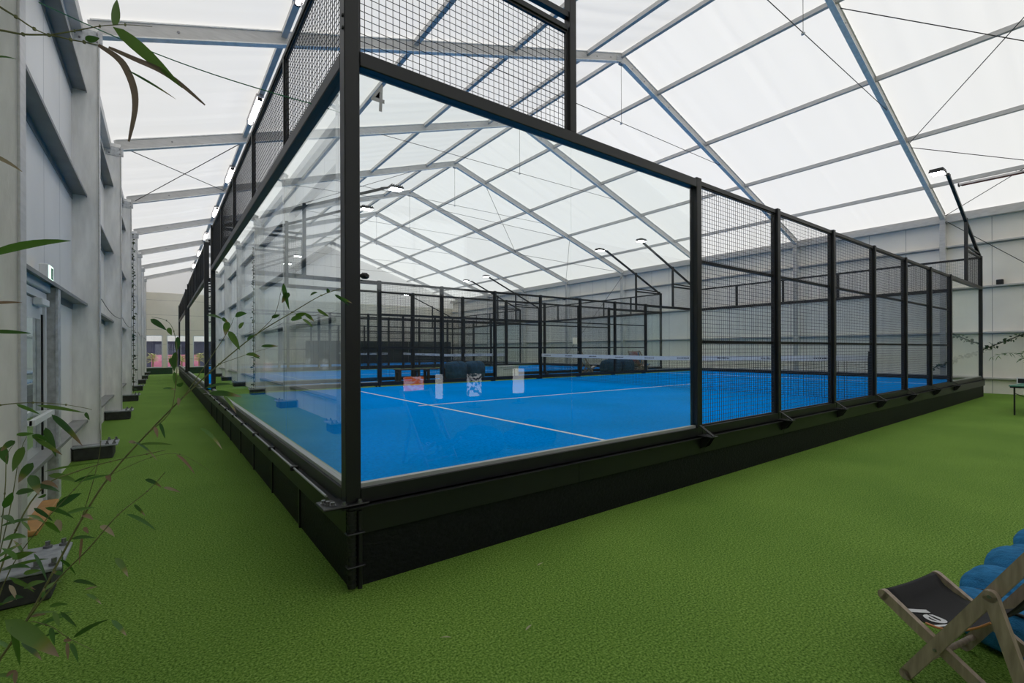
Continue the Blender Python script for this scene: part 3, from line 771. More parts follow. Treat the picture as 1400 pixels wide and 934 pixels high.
# ------------------------------------------------------------------ deck chairs
def arc_pts(p0, p1, p2, n=14):
    return [((1-t)**2*p0[0] + 2*t*(1-t)*p1[0] + t*t*p2[0], (1-t)**2*p0[1] + 2*t*(1-t)*p1[1] + t*t*p2[1]) for t in [i / n for i in range(n + 1)]]
WRAP = [(.006, .316), (-.012, .322), (-.0185, .336), (-.010, .350), (.006, .349)]
CURVE = arc_pts((.0, .335), (.36, .055), (.66, .955), 18)
def deck_chair(loc, rz, lab, cloth, grp=None, W=.46):
    """local axes: x across the chair (0 near side), y from the front bar to the back, z up"""
    t = thing('deck_chair', loc, lab, 'deck chair', grp, rz)
    def rail(name, a, b, x, w=.026, h=.048):
        m = MB(); m.bar((x, a[0], a[1]), (x, b[0], b[1]), w, h, (1, 0, 0) if False else (0, 0, 1)); 
        for q in (a, b): m.cyl((x - w / 2, q[0], q[1]), h / 2, w, 'x', 14)
        return m.build(name, M['wood'], t)
    for x in (.0, W): rail('seat_rail', (0.0, .335), (.515, .022), x)
    for x in (-.028, W + .028): rail('back_rail', (.105, .022), (.66, .965), x)
    for x in (-.058, W + .058): rail('prop_leg', (.412, .535), (.572, .022), x)
    def dowel(name, y, z, a, b, r=.013):
        MB().cyl((a, y, z), r, b - a, 'x', 10).build(name, M['wood'], t)
    dowel('front_bar', 0, .335, -.0, W, .007); dowel('top_bar', .655, .955, -.03, W + .03, .013)
    dowel('cross_bar', .14, .085, -.03, W + .03); dowel('cross_bar', .50, .055, 0, W); dowel('cross_bar', .545, .11, -.06, W + .06)
    for x in (-.045, W + .041): MB().cyl((x, .2185, .2), .007, .004, 'x', 8).build('pivot_bolt', M['bolt'], t)
    for x in (-.075, W + .071): MB().cyl((x, .412, .535), .007, .004, 'x', 8).build('pivot_bolt', M['bolt'], t)
    m = MB(); vs = []; xa, xb = .022, W - .022; nx = 8
    for (y, z) in WRAP + CURVE[1:]:
        for i in range(nx + 1):
            u = i / nx; vs.append((xa + (xb - xa) * u, y, z + .004 - .008 * sin(pi * u)))
    n = nx + 1; fs = [(j*n+i, j*n+i+1, j*n+n+i+1, j*n+n+i) for j in range(len(vs) // n - 1) for i in range(nx)]
    m.add(vs, fs, True); o = m.build('canvas', cloth, t); s = o.modifiers.new('thick', 'SOLIDIFY'); s.thickness = .004
    return t
import math as _m
A0 = Vector((1.823, -2.311, 0)); ang = _m.atan2(-.2264, .974)
# local x must point along (.974,-.226), local y along (-.226,-.974): mirror image of a plain rotation
chair = deck_chair(A0 + Vector((.974, -.2264, 0)) * .0, 0, 'beech deck chair with black canvas and white lettering at the bottom right', M['canvas'])
# turn so that y runs away to the lower right; the near side is the rail with the lettering
chair.rotation_euler = (0, 0, ang + pi); chair.location = A0 + Vector((.974, -.2264, 0)) * .46
# lettering: lies along the canvas, last letter towards the front bar, letter tops towards the near edge
LEN = [0.0]
for a, b in zip(CURVE[:-1], CURVE[1:]): LEN.append(LEN[-1] + _m.hypot(b[0] - a[0], b[1] - a[1]))
def on_curve(s):
    for i in range(len(LEN) - 1):
        if s <= LEN[i + 1] or i == len(LEN) - 2:
            f = (s - LEN[i]) / (LEN[i + 1] - LEN[i]); a, b = CURVE[i], CURVE[i + 1]
            return a[0] + (b[0] - a[0]) * f, a[1] + (b[1] - a[1]) * f
me = text_mesh('del', .165, 0.0, shear=.28, bold=.0025)
bm = bmesh.new(); bm.from_mesh(me); bmesh.ops.triangulate(bm, faces=bm.faces)
for _ in range(2): bmesh.ops.subdivide_edges(bm, edges=[e for e in bm.edges if e.calc_length() > .018], cuts=1)
bmesh.ops.triangulate(bm, faces=bm.faces)
xmax = max(v.co.x for v in bm.verts)
for v in bm.verts:
    s = .085 + (xmax - v.co.x) * 1.0; y, z = on_curve(max(0, s)); w = .075 + v.co.y * .95
    u = (.46 - .055 - v.co.y * .0 - (.16 - v.co.y) * .0)
    v.co = Vector((.46 - .135 + v.co.y * 1.0, y, z + .0075 - .008 * sin(pi * max(0, min(1, (.46 - .135 + v.co.y - .022) / .416)))))
bm.to_mesh(me); bm.free(); me.materials.append(M['print'])
cv = [c for c in chair.children if c.name.startswith('canvas')][0]
link('lettering', me, cv, label='white slanted lettering on the black canvas')
hm = MB(); hm.tube([(.46 - .02, y, z + .004) for (y, z) in CURVE[4:11]], .005, 6); hm.build('hem', M['hem'], cv, label='orange edge of the canvas')

deck_chair((14.0, 11.0, DZ), radians(60), 'low white deck chair behind the net, left of the navy beanbag pair', M['print'], None)
deck_chair((17.3, 11.0, DZ), radians(100), 'deck chair with red striped canvas behind the net', M['red'], None)
deck_chair((17.95, 11.2, DZ), radians(80), 'deck chair with sky blue canvas behind the net', M['skyblue'], None)

# ------------------------------------------------------------------ blue lounger bags at the lower right
def lounge_bag(loc, rz, lab, s=1.0):
    t = thing('lounge_bag', loc, lab, 'bean bag', 'blue corduroy lounger bags', rz)
    L = [(u * .75, w, zb, zt * .86) for u, w, zb, zt in [(-.02, .10, .05, .12), (0, .20, .02, .20), (.05, .27, .008, .265), (.14, .30, .006, .30), (.22, .305, .006, .30), (.27, .30, .006, .275), (.295, .295, .006, .255),
         (.32, .30, .006, .285), (.37, .315, .006, .35), (.45, .32, .006, .385), (.53, .32, .006, .385), (.585, .315, .006, .36), (.61, .31, .006, .335),
         (.64, .315, .006, .37), (.70, .33, .006, .44), (.80, .335, .006, .47), (.92, .33, .006, .44), (1.02, .29, .006, .34), (1.08, .18, .03, .22), (1.10, .08, .06, .14)]]
    puff(blob([(u * s, w * s, zb, zt * s, .012 * sin(9 * u)) for u, w, zb, zt in L], 30, .55).build('cover', M['denim'], t), .035, 7)
    for u, hw, zt in ((.221, .30, .222), (.4575, .312, .288)):
        pts = []
        for k in range(25):
            a = pi * k / 24; c, q = cos(a), sin(a)
            pts.append((u * s + .006 * sin(k), math.copysign(abs(c) ** .55, c) * (hw + .004) * s, (.006 + zt * s) / 2 + q ** .55 * ((zt * s - .006) / 2 + .004)))
        MB().tube(pts, .008, 6).build('piping', M['piping'], t)
    pts = []
    for k in range(25):
        a = pi * k / 24; c, q = cos(a), sin(a); pts.append((.034 * s, math.copysign(abs(c) ** .55, c) * .268 * s, .116 * s + q ** .55 * .116 * s))
    MB().tube(pts, .009, 6).build('piping', M['piping'], t)
    return t
lounge_bag((2.31, -2.71, 0), radians(-10), 'blue corduroy lounger bag with dark piping behind the black deck chair')
lounge_bag((3.45, -2.80, 0), radians(-6), 'second blue lounger bag just entering at the right edge behind the first', .95)

# ------------------------------------------------------------------ table tennis table at the right edge
t = thing('table_tennis_table', (15.55, -1.78, 0), 'small green table tennis table with net and thin black legs by the right wall', 'table', rz=radians(-4))
MB().cbox(-1.0, 1.0, -.5, .5, .655, .68, .006).build('tabletop', M['tabletop'], t)
MB().box(-1.0, 1.0, -.5, -.49, .6801, .6815).box(-1.0, 1.0, .49, .5, .6801, .6815).box(-1.0, -.99, -.49, .49, .6801, .6815).box(.99, 1.0, -.49, .49, .6801, .6815).build('edge_line', M['line'], t)
MB().cbox(-1.0, 1.0, -.48, .48, .625, .655, .004).build('apron', M['black'], t)
for x in (-.92, .92):
    for y in (-.42, .42): MB().cbox(x - .014, x + .014, y - .014, y + .014, 0, .625, .003).build('leg', M['black'], t)
    MB().bar((x, -.42, .12), (x, .42, .50), .014, .014).build('leg_brace', M['black'], t)
n = MB(); n.box(-.01, .01, -.53, .53, .69, .80); n.build('net', M['net'], t)
n = MB(); n.box(-.013, .013, -.53, .53, .80, .822).box(-.014, .014, -.55, -.53, .66, .83).box(-.014, .014, .53, .55, .66, .83); n.build('net_tape', M['white'], t)

# ------------------------------------------------------------------ small fittings
def speaker(loc, lab):
    t = thing('wall_speaker', loc, lab, 'speaker'); MB().cbox(-.07, .07, -.085, .085, 0, .165, .012).build('case', M['black_plastic'], t)
    MB().box(-.076, -.07, -.07, .07, .015, .15).build('grille', M['black'], t)
speaker((XR - .11, -.2, 3.662), 'small black box speaker sitting on a girt of the right wall')
def spot(loc, rz, lab):
    t = thing('spot_camera', loc, lab, 'camera', 'black spot cameras on the right wall', rz)
    m = MB(); m.cyl((-.16, 0, 0), .07, .26, 'x', 14); m.build('barrel', M['black_plastic'], t)
    m = MB(); m.cyl((-.165, 0, 0), .055, .006, 'x', 14); m.build('lens', M['galv'], t)
    m = MB(); m.bar((.05, 0, 0), (.20, 0, -.0), .03, .03).bar((.2, 0, -.06), (.2, 0, .06), .06, .02, (0, 1, 0)); m.build('mount', M['black_plastic'], t)
spot((XCR - .22, 20.6, 5.0), .3, 'black spot camera on a right wall column, left one of the close pair')
spot((XCR - .22, 19.3, 4.9), -.3, 'black spot camera on a right wall column, right one of the close pair')
t = thing('radiant_heater', (19.5, -.3, zr(19.5) + .02), 'grey radiant heater bar with reddish rods hanging under the right roof purlin', 'heater')
m = MB(); m.prism([(-.07, .0), (.07, .0), (.05, .06), (-.05, .06)], 'y', -.75, .75); m.build('reflector', M['heater'], t)
for x in (-.03, .03): MB().tube([(x, -.7, -.015), (x, .7, -.015)], .011, 6).build('rod', M['heat_rod'], t)
for y in (-.76, .745): MB().cbox(-.075, .075, y, y + .03, -.03, .07, .004).build('end_plate', M['black_plastic'], t)
for y in (-.5, .5): MB().tube([(0, y, .06), (0, y, .12)], .008, 6).build('hanger', M['galv'], t)
pts = [Vector((-.06, .78, 3.445)).lerp(Vector((-1.735, 1.95, 4.19)), i / 14) + Vector((0, 0, -.06 * sin(pi * i / 14))) for i in range(15)]
tag(MB().tube(pts, .004, 6).build('green_cord', M['green_cord']), 'thin green cord stretched from the court beam to the upper left', 'cord')

# wire sagging from column to column on the left wall
pts = []
for k in range(2, 8):
    a, b = FRAMES[k], FRAMES[k + 1]
    for q in range(8): u = q / 8; pts.append((XCL + .012, a + (b - a) * u, 2.30 - .10 * 4 * u * (1 - u)))
tag(MB().tube(pts, .005, 5).build('wall_wire', M['black_plastic']), 'thin black wire sagging from column to column along the left wall', 'wire')

# ------------------------------------------------------------------ ivy garlands
def garland(pts, lab, dens=24, spread=.10, size=.075, z_only=False):
    o0 = Vector(pts[0]); P = [Vector(p) - o0 for p in pts]
    t = thing('ivy_garland', o0, lab, 'plant', 'ivy garlands')
    MB().tube(P, .008, 5).build('stem', M['stem'], t)
    m = MB()
    for a, b in zip(P[:-1], P[1:]):
        for k in range(int((b - a).length * dens)):
            c = a.lerp(b, random.random()); an = random.uniform(0, 6.28); e = random.uniform(-1.2, .8); L = size * random.uniform(.6, 1.3)
            c = c + Vector((random.uniform(-1, 1), random.uniform(-1, 1), random.uniform(-1, 1))) * spread * .35
            m.leaf(c, c + Vector((cos(an) * cos(e), sin(an) * cos(e), sin(e))) * L, L * .65, seg=4)
    m.build('leaf_mass', M['ivy'], t, kind='stuff')
a, b = Vector(wv[0]), Vector(wv[1])
garland([a.lerp(b, i / 8) + Vector((-.03, 0, -.02 * sin(pi * i / 8))) for i in range(9)], 'dark ivy garland wound along the slanting cable on the right wall', 62, .16, .10)
garland([(XCL + .03, FRAMES[4] + .1, .25 + i * .55) for i in range(10)], 'ivy strand hanging down the fourth column of the left wall', 26, .08, .09)

# ------------------------------------------------------------------ bamboo
def leafcol(me, cols):
    ca = me.color_attributes.new('leaf', 'FLOAT_COLOR', 'POINT')
    ca.data.foreach_set('color', [c for col in cols for c in (*col, 1)])
GREEN = [(.055, .16, .020), (.085, .20, .025), (.11, .21, .035), (.05, .13, .022), (.035, .11, .025)]
DRY = [(.30, .22, .14), (.36, .29, .19), (.26, .17, .10)]
def foliage(parent, leaves, loc, cluster=()):
    m = MB(); cols = []
    for (p, q, w, kd) in leaves:
        p = Vector(p) - loc; q = Vector(q) - loc; n0 = len(m.v)
        m.leaf(p, q, max(w * .82, .003), droop=random.uniform(.02, .22), roll=1.0, up=Vector((-1, -3.07, 1.53)) - Vector(loc) - (p + q) / 2)
        g = random.choice(GREEN); dr = random.choice(DRY); nn = len(m.v) - n0
        for i in range(nn):
            t = (i // 3) / 7
            if kd == 2: cols.append(dr)
            elif kd == 1: f = sm(.55, .9, t); mid = (.30, .26, .04); c = [g[j] * (1 - f) + (mid[j] if f < .6 else dr[j]) * f for j in range(3)]; cols.append(tuple(c))
            else: cols.append(g)
    o = m.build('foliage', M['leaf'], parent, kind='stuff'); leafcol(o.data, cols); return o
def smooth_path(pts, k=4):
    P = [Vector(p) for p in pts]; out = []
    for i in range(len(P) - 1):
        p0, p1, p2, p3 = P[max(0, i-1)], P[i], P[i+1], P[min(len(P)-1, i+2)]
        for q in range(k):
            t = q / k
            out.append(.5 * ((2*p1) + (-p0+p2)*t + (2*p0-5*p1+4*p2-p3)*t*t + (-p0+3*p1-3*p2+p3)*t**3))
    return out + [P[-1]]
TW1=[([[-1.622,-0.588,0.065],[-1.511,-0.596,0.35],[-1.406,-0.625,0.536],[-1.324,-0.636,0.718],[-1.246,-0.644,0.895],[-1.161,-0.658,1.052],[-1.048,-0.692,1.203],[-0.93,-0.73,1.345],[-0.806,-0.76,1.479],[-0.679,-0.818,1.602],[-0.544,-0.856,1.7],[-0.434,-0.901,1.777],[-0.35,-0.938,1.812]],0.0045),([[-0.93,-0.73,1.345],[-0.844,-0.757,1.494],[-0.778,-0.794,1.616],[-0.758,-0.796,1.671]],0.002),([[-1.521,-0.813,0.314],[-1.466,-0.854,0.64],[-1.379,-0.894,0.958],[-1.31,-0.908,1.091],[-1.23,-0.905,1.127],[-1.142,-0.946,1.155],[-1.042,-0.983,1.174],[-0.991,-1.009,1.185]],0.003),([[-1.406,-0.625,0.536],[-1.306,-0.724,0.706],[-1.214,-0.768,0.817],[-1.132,-0.779,0.923],[-1.045,-0.794,0.999],[-0.99,-0.81,1.067]],0.003),([[-1.048,-0.692,1.203],[-0.973,-0.723,1.288],[-0.954,-0.712,1.405],[-0.949,-0.703,1.524],[-0.959,-0.684,1.614],[-0.983,-0.653,1.66],[-1.032,-0.617,1.675]],0.002),([[-1.472,-1.037,1.357],[-1.38,-1.068,1.377],[-1.307,-1.098,1.382],[-1.232,-1.129,1.373],[-1.172,-1.148,1.356]],0.002),([[-1.521,-0.813,0.314],[-1.415,-0.954,0.849],[-1.381,-1.017,1.106],[-1.376,-1.021,1.216],[-1.355,-1.037,1.26]],0.002),([[-1.466,-0.854,0.64],[-1.382,-0.966,1.026],[-1.353,-1.001,1.21],[-1.334,-1.015,1.273]],0.0018),([[-1.504,-0.888,0.332],[-1.373,-0.924,0.64],[-1.302,-0.951,0.652],[-1.25,-0.953,0.592],[-1.185,-0.976,0.538]],0.002),([[-1.521,-0.813,0.314],[-1.411,-0.895,0.779],[-1.318,-0.965,0.966],[-1.228,-1.007,1.088],[-1.165,-1.016,1.169]],0.002),([[-0.679,-0.818,1.602],[-0.613,-0.842,1.682],[-0.589,-0.848,1.777],[-0.579,-0.855,1.824]],0.0015),([[-0.806,-0.76,1.479],[-0.691,-0.809,1.525],[-0.6,-0.851,1.556]],0.0012),([[-1.161,-0.658,1.052],[-1.035,-0.751,1.119],[-0.944,-0.82,1.131],[-0.852,-0.888,1.068]],0.0012),([[-1.246,-0.644,0.895],[-1.2,-0.703,1.082],[-1.184,-0.728,1.194],[-1.188,-0.724,1.263]],0.0015),([[-0.544,-0.856,1.7],[-0.48,-0.904,1.684],[-0.429,-0.942,1.701]],0.0012)]
LV1=[([-0.579,-0.855,1.824],[-0.558,-0.87,1.708],0.0409,0),([-0.559,-0.87,1.783],[-0.584,-0.851,1.739],0.0283,1),([-0.533,-0.864,1.684],[-0.493,-0.894,1.697],0.0286,0),([-0.549,-0.852,1.668],[-0.508,-0.883,1.675],0.0286,0),([-0.508,-0.883,1.672],[-0.472,-0.91,1.634],0.0191,0),([-0.498,-0.89,1.694],[-0.467,-0.913,1.659],0.0191,1),([-0.454,-0.91,1.714],[-0.413,-0.941,1.682],0.0192,0),([-0.621,-0.836,1.675],[-0.593,-0.857,1.688],0.0219,0),([-0.413,-0.904,1.795],[-0.4,-0.914,1.798],0.0259,0),([-0.381,-0.915,1.783],[-0.329,-0.954,1.734],0.0195,0),([-0.368,-0.925,1.773],[-0.325,-0.982,1.742],0.0162,1),([-0.473,-0.872,1.777],[-0.447,-0.891,1.79],0.0193,0),([-0.776,-0.795,1.616],[-0.739,-0.823,1.537],0.0304,0),([-0.777,-0.782,1.656],[-0.787,-0.775,1.598],0.0305,1),([-0.753,-0.8,1.677],[-0.714,-0.829,1.69],0.0244,0),([-0.74,-0.809,1.626],[-0.723,-0.822,1.653],0.0183,0),([-0.849,-0.741,1.682],[-0.795,-0.781,1.664],0.0182,0),([-0.798,-0.779,1.67],[-0.778,-0.793,1.652],0.0213,1),([-0.661,-0.831,1.553],[-0.604,-0.873,1.553],0.0155,1),([-0.716,-0.815,1.519],[-0.667,-0.851,1.507],0.0184,1),([-0.693,-0.82,1.519],[-0.668,-0.838,1.5],0.0154,0),([-0.712,-0.818,1.58],[-0.687,-0.837,1.599],0.0184,0),([-0.846,-0.792,1.361],[-0.742,-0.896,1.348],0.0267,1),([-0.801,-0.851,1.354],[-0.763,-0.905,1.286],0.0205,1),([-0.858,-0.784,1.381],[-0.768,-0.851,1.397],0.0208,0),([-1.036,-0.613,1.666],[-0.983,-0.653,1.62],0.0272,0),([-0.978,-0.657,1.63],[-0.966,-0.666,1.599],0.0242,0),([-0.947,-0.693,1.593],[-0.951,-0.689,1.53],0.0271,0),([-0.954,-0.7,1.53],[-0.959,-0.696,1.449],0.0269,0),([-0.968,-0.689,1.506],[-0.963,-0.693,1.464],0.0239,0),([-0.959,-0.709,1.449],[-0.954,-0.712,1.39],0.0208,0),([-0.949,-0.716,1.39],[-0.93,-0.73,1.405],0.0238,0),([-0.947,-0.742,1.347],[-0.947,-0.742,1.312],0.0236,2),([-0.997,-0.705,1.382],[-0.954,-0.737,1.377],0.0147,1),([-1.355,-1.037,1.265],[-1.385,-1.04,1.238],0.024,1),([-1.352,-1.039,1.282],[-1.309,-1.071,1.287],0.0198,0),([-1.321,-1.025,1.277],[-1.283,-1.028,1.256],0.0226,0),([-1.316,-1.029,1.273],[-1.255,-1.011,1.204],0.0274,1),([-1.297,-0.981,1.292],[-1.274,-0.973,1.194],0.0304,0),([-1.338,-1.024,1.243],[-1.367,-1.003,1.167],0.0335,0),([-1.389,-1.012,1.247],[-1.374,-1.022,1.194],0.033,0),([-1.319,-1.026,1.192],[-1.355,-0.999,1.131],0.0292,1),([-1.347,-1.068,1.377],[-1.295,-1.081,1.344],0.0197,0),([-1.302,-1.076,1.371],[-1.19,-1.135,1.346],0.0155,0),([-1.269,-1.089,1.343],[-1.199,-1.091,1.238],0.0315,1),([-1.188,-1.136,1.347],[-1.178,-1.144,1.324],0.0179,0),([-1.337,-0.95,1.14],[-1.315,-0.967,1.078],0.0326,1),([-1.313,-0.943,1.112],[-1.27,-0.976,1.095],0.0165,2),([-1.3,-0.953,1.072],[-1.318,-0.964,1.068],0.0164,0),([-1.374,-0.923,1.082],[-1.322,-0.962,1.092],0.0209,0),([-1.24,-0.898,1.09],[-1.17,-0.95,1.115],0.0149,0),([-1.169,-0.702,1.063],[-1.157,-0.71,1.035],0.0195,2),([-1.104,-0.7,1.181],[-1.077,-0.721,1.173],0.0143,2),([-1.093,-0.709,1.181],[-1.015,-0.767,1.107],0.0143,1),([-1.07,-0.726,1.17],[-0.967,-0.802,1.168],0.0114,0),([-1.024,-0.747,1.237],[-1.013,-0.756,1.194],0.0172,2),([-1.006,-0.748,1.25],[-0.99,-0.761,1.189],0.0144,0),([-1.052,-0.789,1.044],[-1.001,-0.827,1.013],0.0167,1),([-0.996,-0.83,1.013],[-0.945,-0.869,0.994],0.014,2),([-0.878,-0.794,1.224],[-0.805,-0.848,1.136],0.0177,1),([-0.955,-0.811,1.13],[-0.898,-0.854,1.054],0.0114,2),([-1.107,-0.773,0.919],[-1.018,-0.839,0.856],0.0166,0),([-1.085,-0.789,0.955],[-1.051,-0.814,0.911],0.0166,1),([-1.188,-0.712,0.875],[-1.144,-0.745,0.834],0.0221,2),([-1.247,-0.644,0.909],[-1.211,-0.67,0.89],0.0223,2),([-1.319,-0.614,0.899],[-1.306,-0.624,0.855],0.0248,2),([-1.24,-0.649,0.862],[-1.226,-0.659,0.839],0.0167,2),([-1.246,-0.644,0.831],[-1.255,-0.637,0.719],0.0112,2),([-1.305,-0.625,0.786],[-1.301,-0.628,0.684],0.0083,0),([-1.141,-0.784,0.767],[-1.102,-0.814,0.696],0.0244,1),([-1.261,-0.733,0.696],[-1.192,-0.784,0.678],0.016,0),([-1.224,-0.785,0.675],[-1.188,-0.812,0.685],0.0079,2),([-1.224,-0.76,0.649],[-1.179,-0.794,0.611],0.016,1),([-1.327,-0.708,0.614],[-1.274,-0.748,0.622],0.0158,0),([-1.244,-0.895,0.561],[-1.149,-0.941,0.612],0.0275,0),([-1.141,-0.947,0.61],[-1.1,-0.977,0.555],0.0226,1),([-1.265,-0.917,0.572],[-1.244,-0.933,0.57],0.0122,2),([-1.256,-0.936,0.571],[-1.252,-0.939,0.513],0.0145,2),([-1.248,-0.93,0.562],[-1.226,-0.946,0.497],0.0146,0),([-1.376,-1.046,0.738],[-1.256,-1.073,0.594],0.053,1),([-1.343,-1.046,0.657],[-1.297,-1.055,0.591],0.0244,1),([-1.362,-1.056,0.717],[-1.346,-1.044,0.588],0.0262,0),([-1.374,-1.047,0.569],[-1.348,-1.067,0.587],0.013,2),([-1.357,-1.036,0.573],[-1.358,-1.034,0.529],0.0132,2),([-1.284,-0.965,0.694],[-1.268,-0.977,0.643],0.0236,0),([-1.27,-0.938,0.678],[-1.227,-0.97,0.628],0.012,0),([-1.346,-0.944,1.012],[-1.299,-0.978,0.985],0.0209,0),([-1.378,-0.945,0.881],[-1.323,-0.986,0.905],0.0275,0),([-1.397,-0.968,0.861],[-1.325,-1.022,0.868],0.0225,0),([-1.355,-0.937,0.826],[-1.308,-0.972,0.838],0.0186,0),([-1.333,-0.928,0.883],[-1.299,-0.954,0.793],0.0118,0),([-1.379,-0.981,0.816],[-1.361,-0.995,0.771],0.018,2),([-1.384,-1.04,0.971],[-1.328,-1.057,0.974],0.035,0),([-1.384,-1.04,1.047],[-1.353,-1.063,1.021],0.0304,0),([-1.376,-1.046,1.069],[-1.358,-1.059,1.116],0.026,0),([-1.3,-0.978,1.152],[-1.165,-1.016,1.169],0.0095,0),([-1.31,-0.846,1.114],[-1.233,-0.878,1.084],0.0225,0),([-1.337,-0.95,1.105],[-1.271,-0.937,1.072],0.0189,0),([-1.307,-0.723,0.97],[-1.236,-0.751,1.017],0.0318,0),([-1.286,-0.739,0.943],[-1.197,-0.78,0.964],0.0265,0),([-1.319,-0.839,1.003],[-1.242,-0.871,0.959],0.025,0),([-1.328,-0.957,1.036],[-1.284,-0.965,0.987],0.0164,0),([-1.244,-0.77,1.062],[-1.151,-0.815,1.084],0.0133,0),([-1.358,-0.997,0.895],[-1.389,-1.011,0.941],0.0222,0),([-1.355,-0.937,0.78],[-1.299,-0.979,0.803],0.0186,0),([-1.383,-0.916,0.803],[-1.327,-0.958,0.768],0.0163,0),([-1.397,-0.968,0.76],[-1.343,-1.008,0.778],0.0202,0)]
TW2=[([[-1.478,-1.469,2.177],[-1.361,-1.532,2.238],[-1.29,-1.56,2.243],[-1.247,-1.579,2.24],[-1.203,-1.599,2.245],[-1.165,-1.615,2.241],[-1.142,-1.62,2.242],[-1.117,-1.627,2.241]],0.0028),([[-1.347,-1.592,2.317],[-1.285,-1.589,2.283],[-1.255,-1.598,2.265],[-1.227,-1.594,2.252],[-1.203,-1.599,2.245]],0.0028),([[-1.203,-1.599,2.245],[-1.158,-1.62,2.261],[-1.113,-1.642,2.278],[-1.067,-1.664,2.288],[-1.017,-1.689,2.29]],0.0016)]
LV2=[([-1.09,-1.647,2.286],[-1.082,-1.653,2.346],0.0287,0),([-1.09,-1.647,2.283],[-0.961,-1.706,2.158],0.036,0),([-1.14,-1.622,2.247],[-1.114,-1.641,2.251],0.0167,0),([-1.063,-1.654,2.189],[-0.973,-1.696,2.132],0.0086,1),([-1.274,-1.746,2.091],[-1.228,-1.755,2.104],0.0056,0),([-1.228,-1.968,1.685],[-1.126,-1.982,1.721],0.0144,0),([-1.258,-1.82,1.893],[-1.21,-1.819,1.869],0.008,2),([-1.267,-1.752,1.572],[-1.207,-1.771,1.569],0.0085,0),([-1.267,-1.752,1.625],[-1.216,-1.789,1.627],0.0056,2)]
CURL=[([[-1.117,-1.627,2.241],[-1.087,-1.636,2.223],[-1.068,-1.65,2.196],[-1.052,-1.663,2.145],[-1.05,-1.676,2.089],[-1.061,-1.68,2.013]],0.0153),([[-1.098,-1.641,2.236],[-1.053,-1.661,2.217],[-1.005,-1.685,2.196],[-0.963,-1.703,2.167],[-0.917,-1.738,2.117]],0.0119)]

def bamboo(loc, lab, tw, lv, curls=(), extra=(), more=()):
    loc = Vector(loc); t = thing('bamboo_plant', loc, lab, 'plant', None)
    pot = MB()
    prof = [(.0, .0), (.15, .0), (.17, .02), (.20, .30), (.215, .30), (.215, .34), (.185, .34), (.175, .29), (0, .29)]
    n = 28; vs = [(r * cos(2*pi*k/n), r * sin(2*pi*k/n), z) for r, z in prof for k in range(n)]
    pot.add(vs, [(i*n+k, i*n+(k+1) % n, i*n+n+(k+1) % n, i*n+n+k) for i in range(len(prof) - 1) for k in range(n)], True)
    pot.build('pot', M['pot'], t); MB().cyl((0, 0, .27), .178, .035, n=24).build('soil', M['soil'], t)
    for pts, r in list(tw) + list(extra):
        P = [Vector(p) - loc for p in pts]
        m = MB(); m.tube(smooth_path(P), r, 7, taper=.35)
        for p in P[1:-1]: m.tube([p - Vector((0, 0, .003)), p + Vector((0, 0, .003))], r * 1.1, 7)
        m.build('cane' if r > .0026 else 'twig', M['cane'], t)
    foliage(t, list(lv) + list(more), loc)
    for pts, w in curls:
        P = [Vector(p) - loc for p in pts]; P = smooth_path(P, 4); m = MB(); vs = []; nn = len(P)
        for i, p in enumerate(P):
            d = (P[min(i+1, nn-1)] - P[max(i-1, 0)]).normalized(); a = d.cross(Vector((.3, .9, .2))).normalized(); tt = i / (nn - 1)
            ww = w / 2 * sin(pi * min(.97, tt * .9 + .08)) ** .6
            vs += [p - a * ww, p + Vector((0, .002, .002)), p + a * ww]
        m.add(vs, [f for i in range(nn - 1) for f in ((i*3, i*3+1, i*3+4, i*3+3), (i*3+1, i*3+2, i*3+5, i*3+4))], True)
        o = m.build('dry_leaf', M['leaf'], t, label='curled brown leaf'); leafcol(o.data, [(.20, .15, .11)] * len(m.v))
    return t
b1 = (-1.86, -.80, 0.0)
ex1 = [([(b1[0] + .02, b1[1], .28), TW1[0][0][1]], .005), ([(b1[0] + .06, b1[1] - .03, .28), TW1[2][0][0]], .0035)]
thick = []
for pts, r in TW1:
    for p, q in zip(pts[:-1], pts[1:]):
        for f in (.2, .6):
            c = Vector(p).lerp(Vector(q), f)
            if c.x < -1.27 and .3 < c.z < 1.02 and random.random() < .95:
                an = random.uniform(-1.5, 2.4); e = random.uniform(-.9, .35); L = random.uniform(.06, .12)
                thick.append((tuple(c), tuple(c + Vector((cos(an) * cos(e), sin(an) * cos(e) * .6, sin(e))) * L), random.uniform(.010, .017), random.choice((0, 0, 0, 1, 1, 2))))
bamboo(b1, 'bamboo plant with long arching canes and green and dry leaves at the left edge', TW1, LV1, (), ex1, thick)
for (x, y, a, w) in ((.615, -1.044, .3, 'on the turf, middle one of three in front of the court'), (1.16, -.496, .1, 'on the turf closest to the black court board'), (.205, -.848, 2.6, 'on the turf closest to the platform corner')):
    m = MB(); m.leaf((-.03, 0, .006), (.03, 0, .008), .010, droop=.12, roll=.2); o = m.build('fallen_leaf', M['leaf']); leafcol(o.data, [(.42, .40, .24)] * len(m.v))
    o.location = (x, y, 0); o.rotation_euler = (0, 0, a); tag(o, 'small pale fallen leaf ' + w, 'leaf', 'fallen leaves')
b2 = (-1.62, -1.75, 0.0)
top = Vector(TW2[0][0][0]); top2 = Vector(TW2[1][0][0])
ex2 = [([(b2[0], b2[1], .28), (b2[0] - .02, b2[1] - .02, 1.0), (b2[0] + .02, b2[1] - .05, 1.7), tuple(top)], .006), ([(b2[0] + .04, b2[1] - .03, .28), (b2[0] + .05, b2[1] - .06, 1.1), (b2[0] + .05, b2[1] - .08, 1.8), tuple(top2)], .006)]
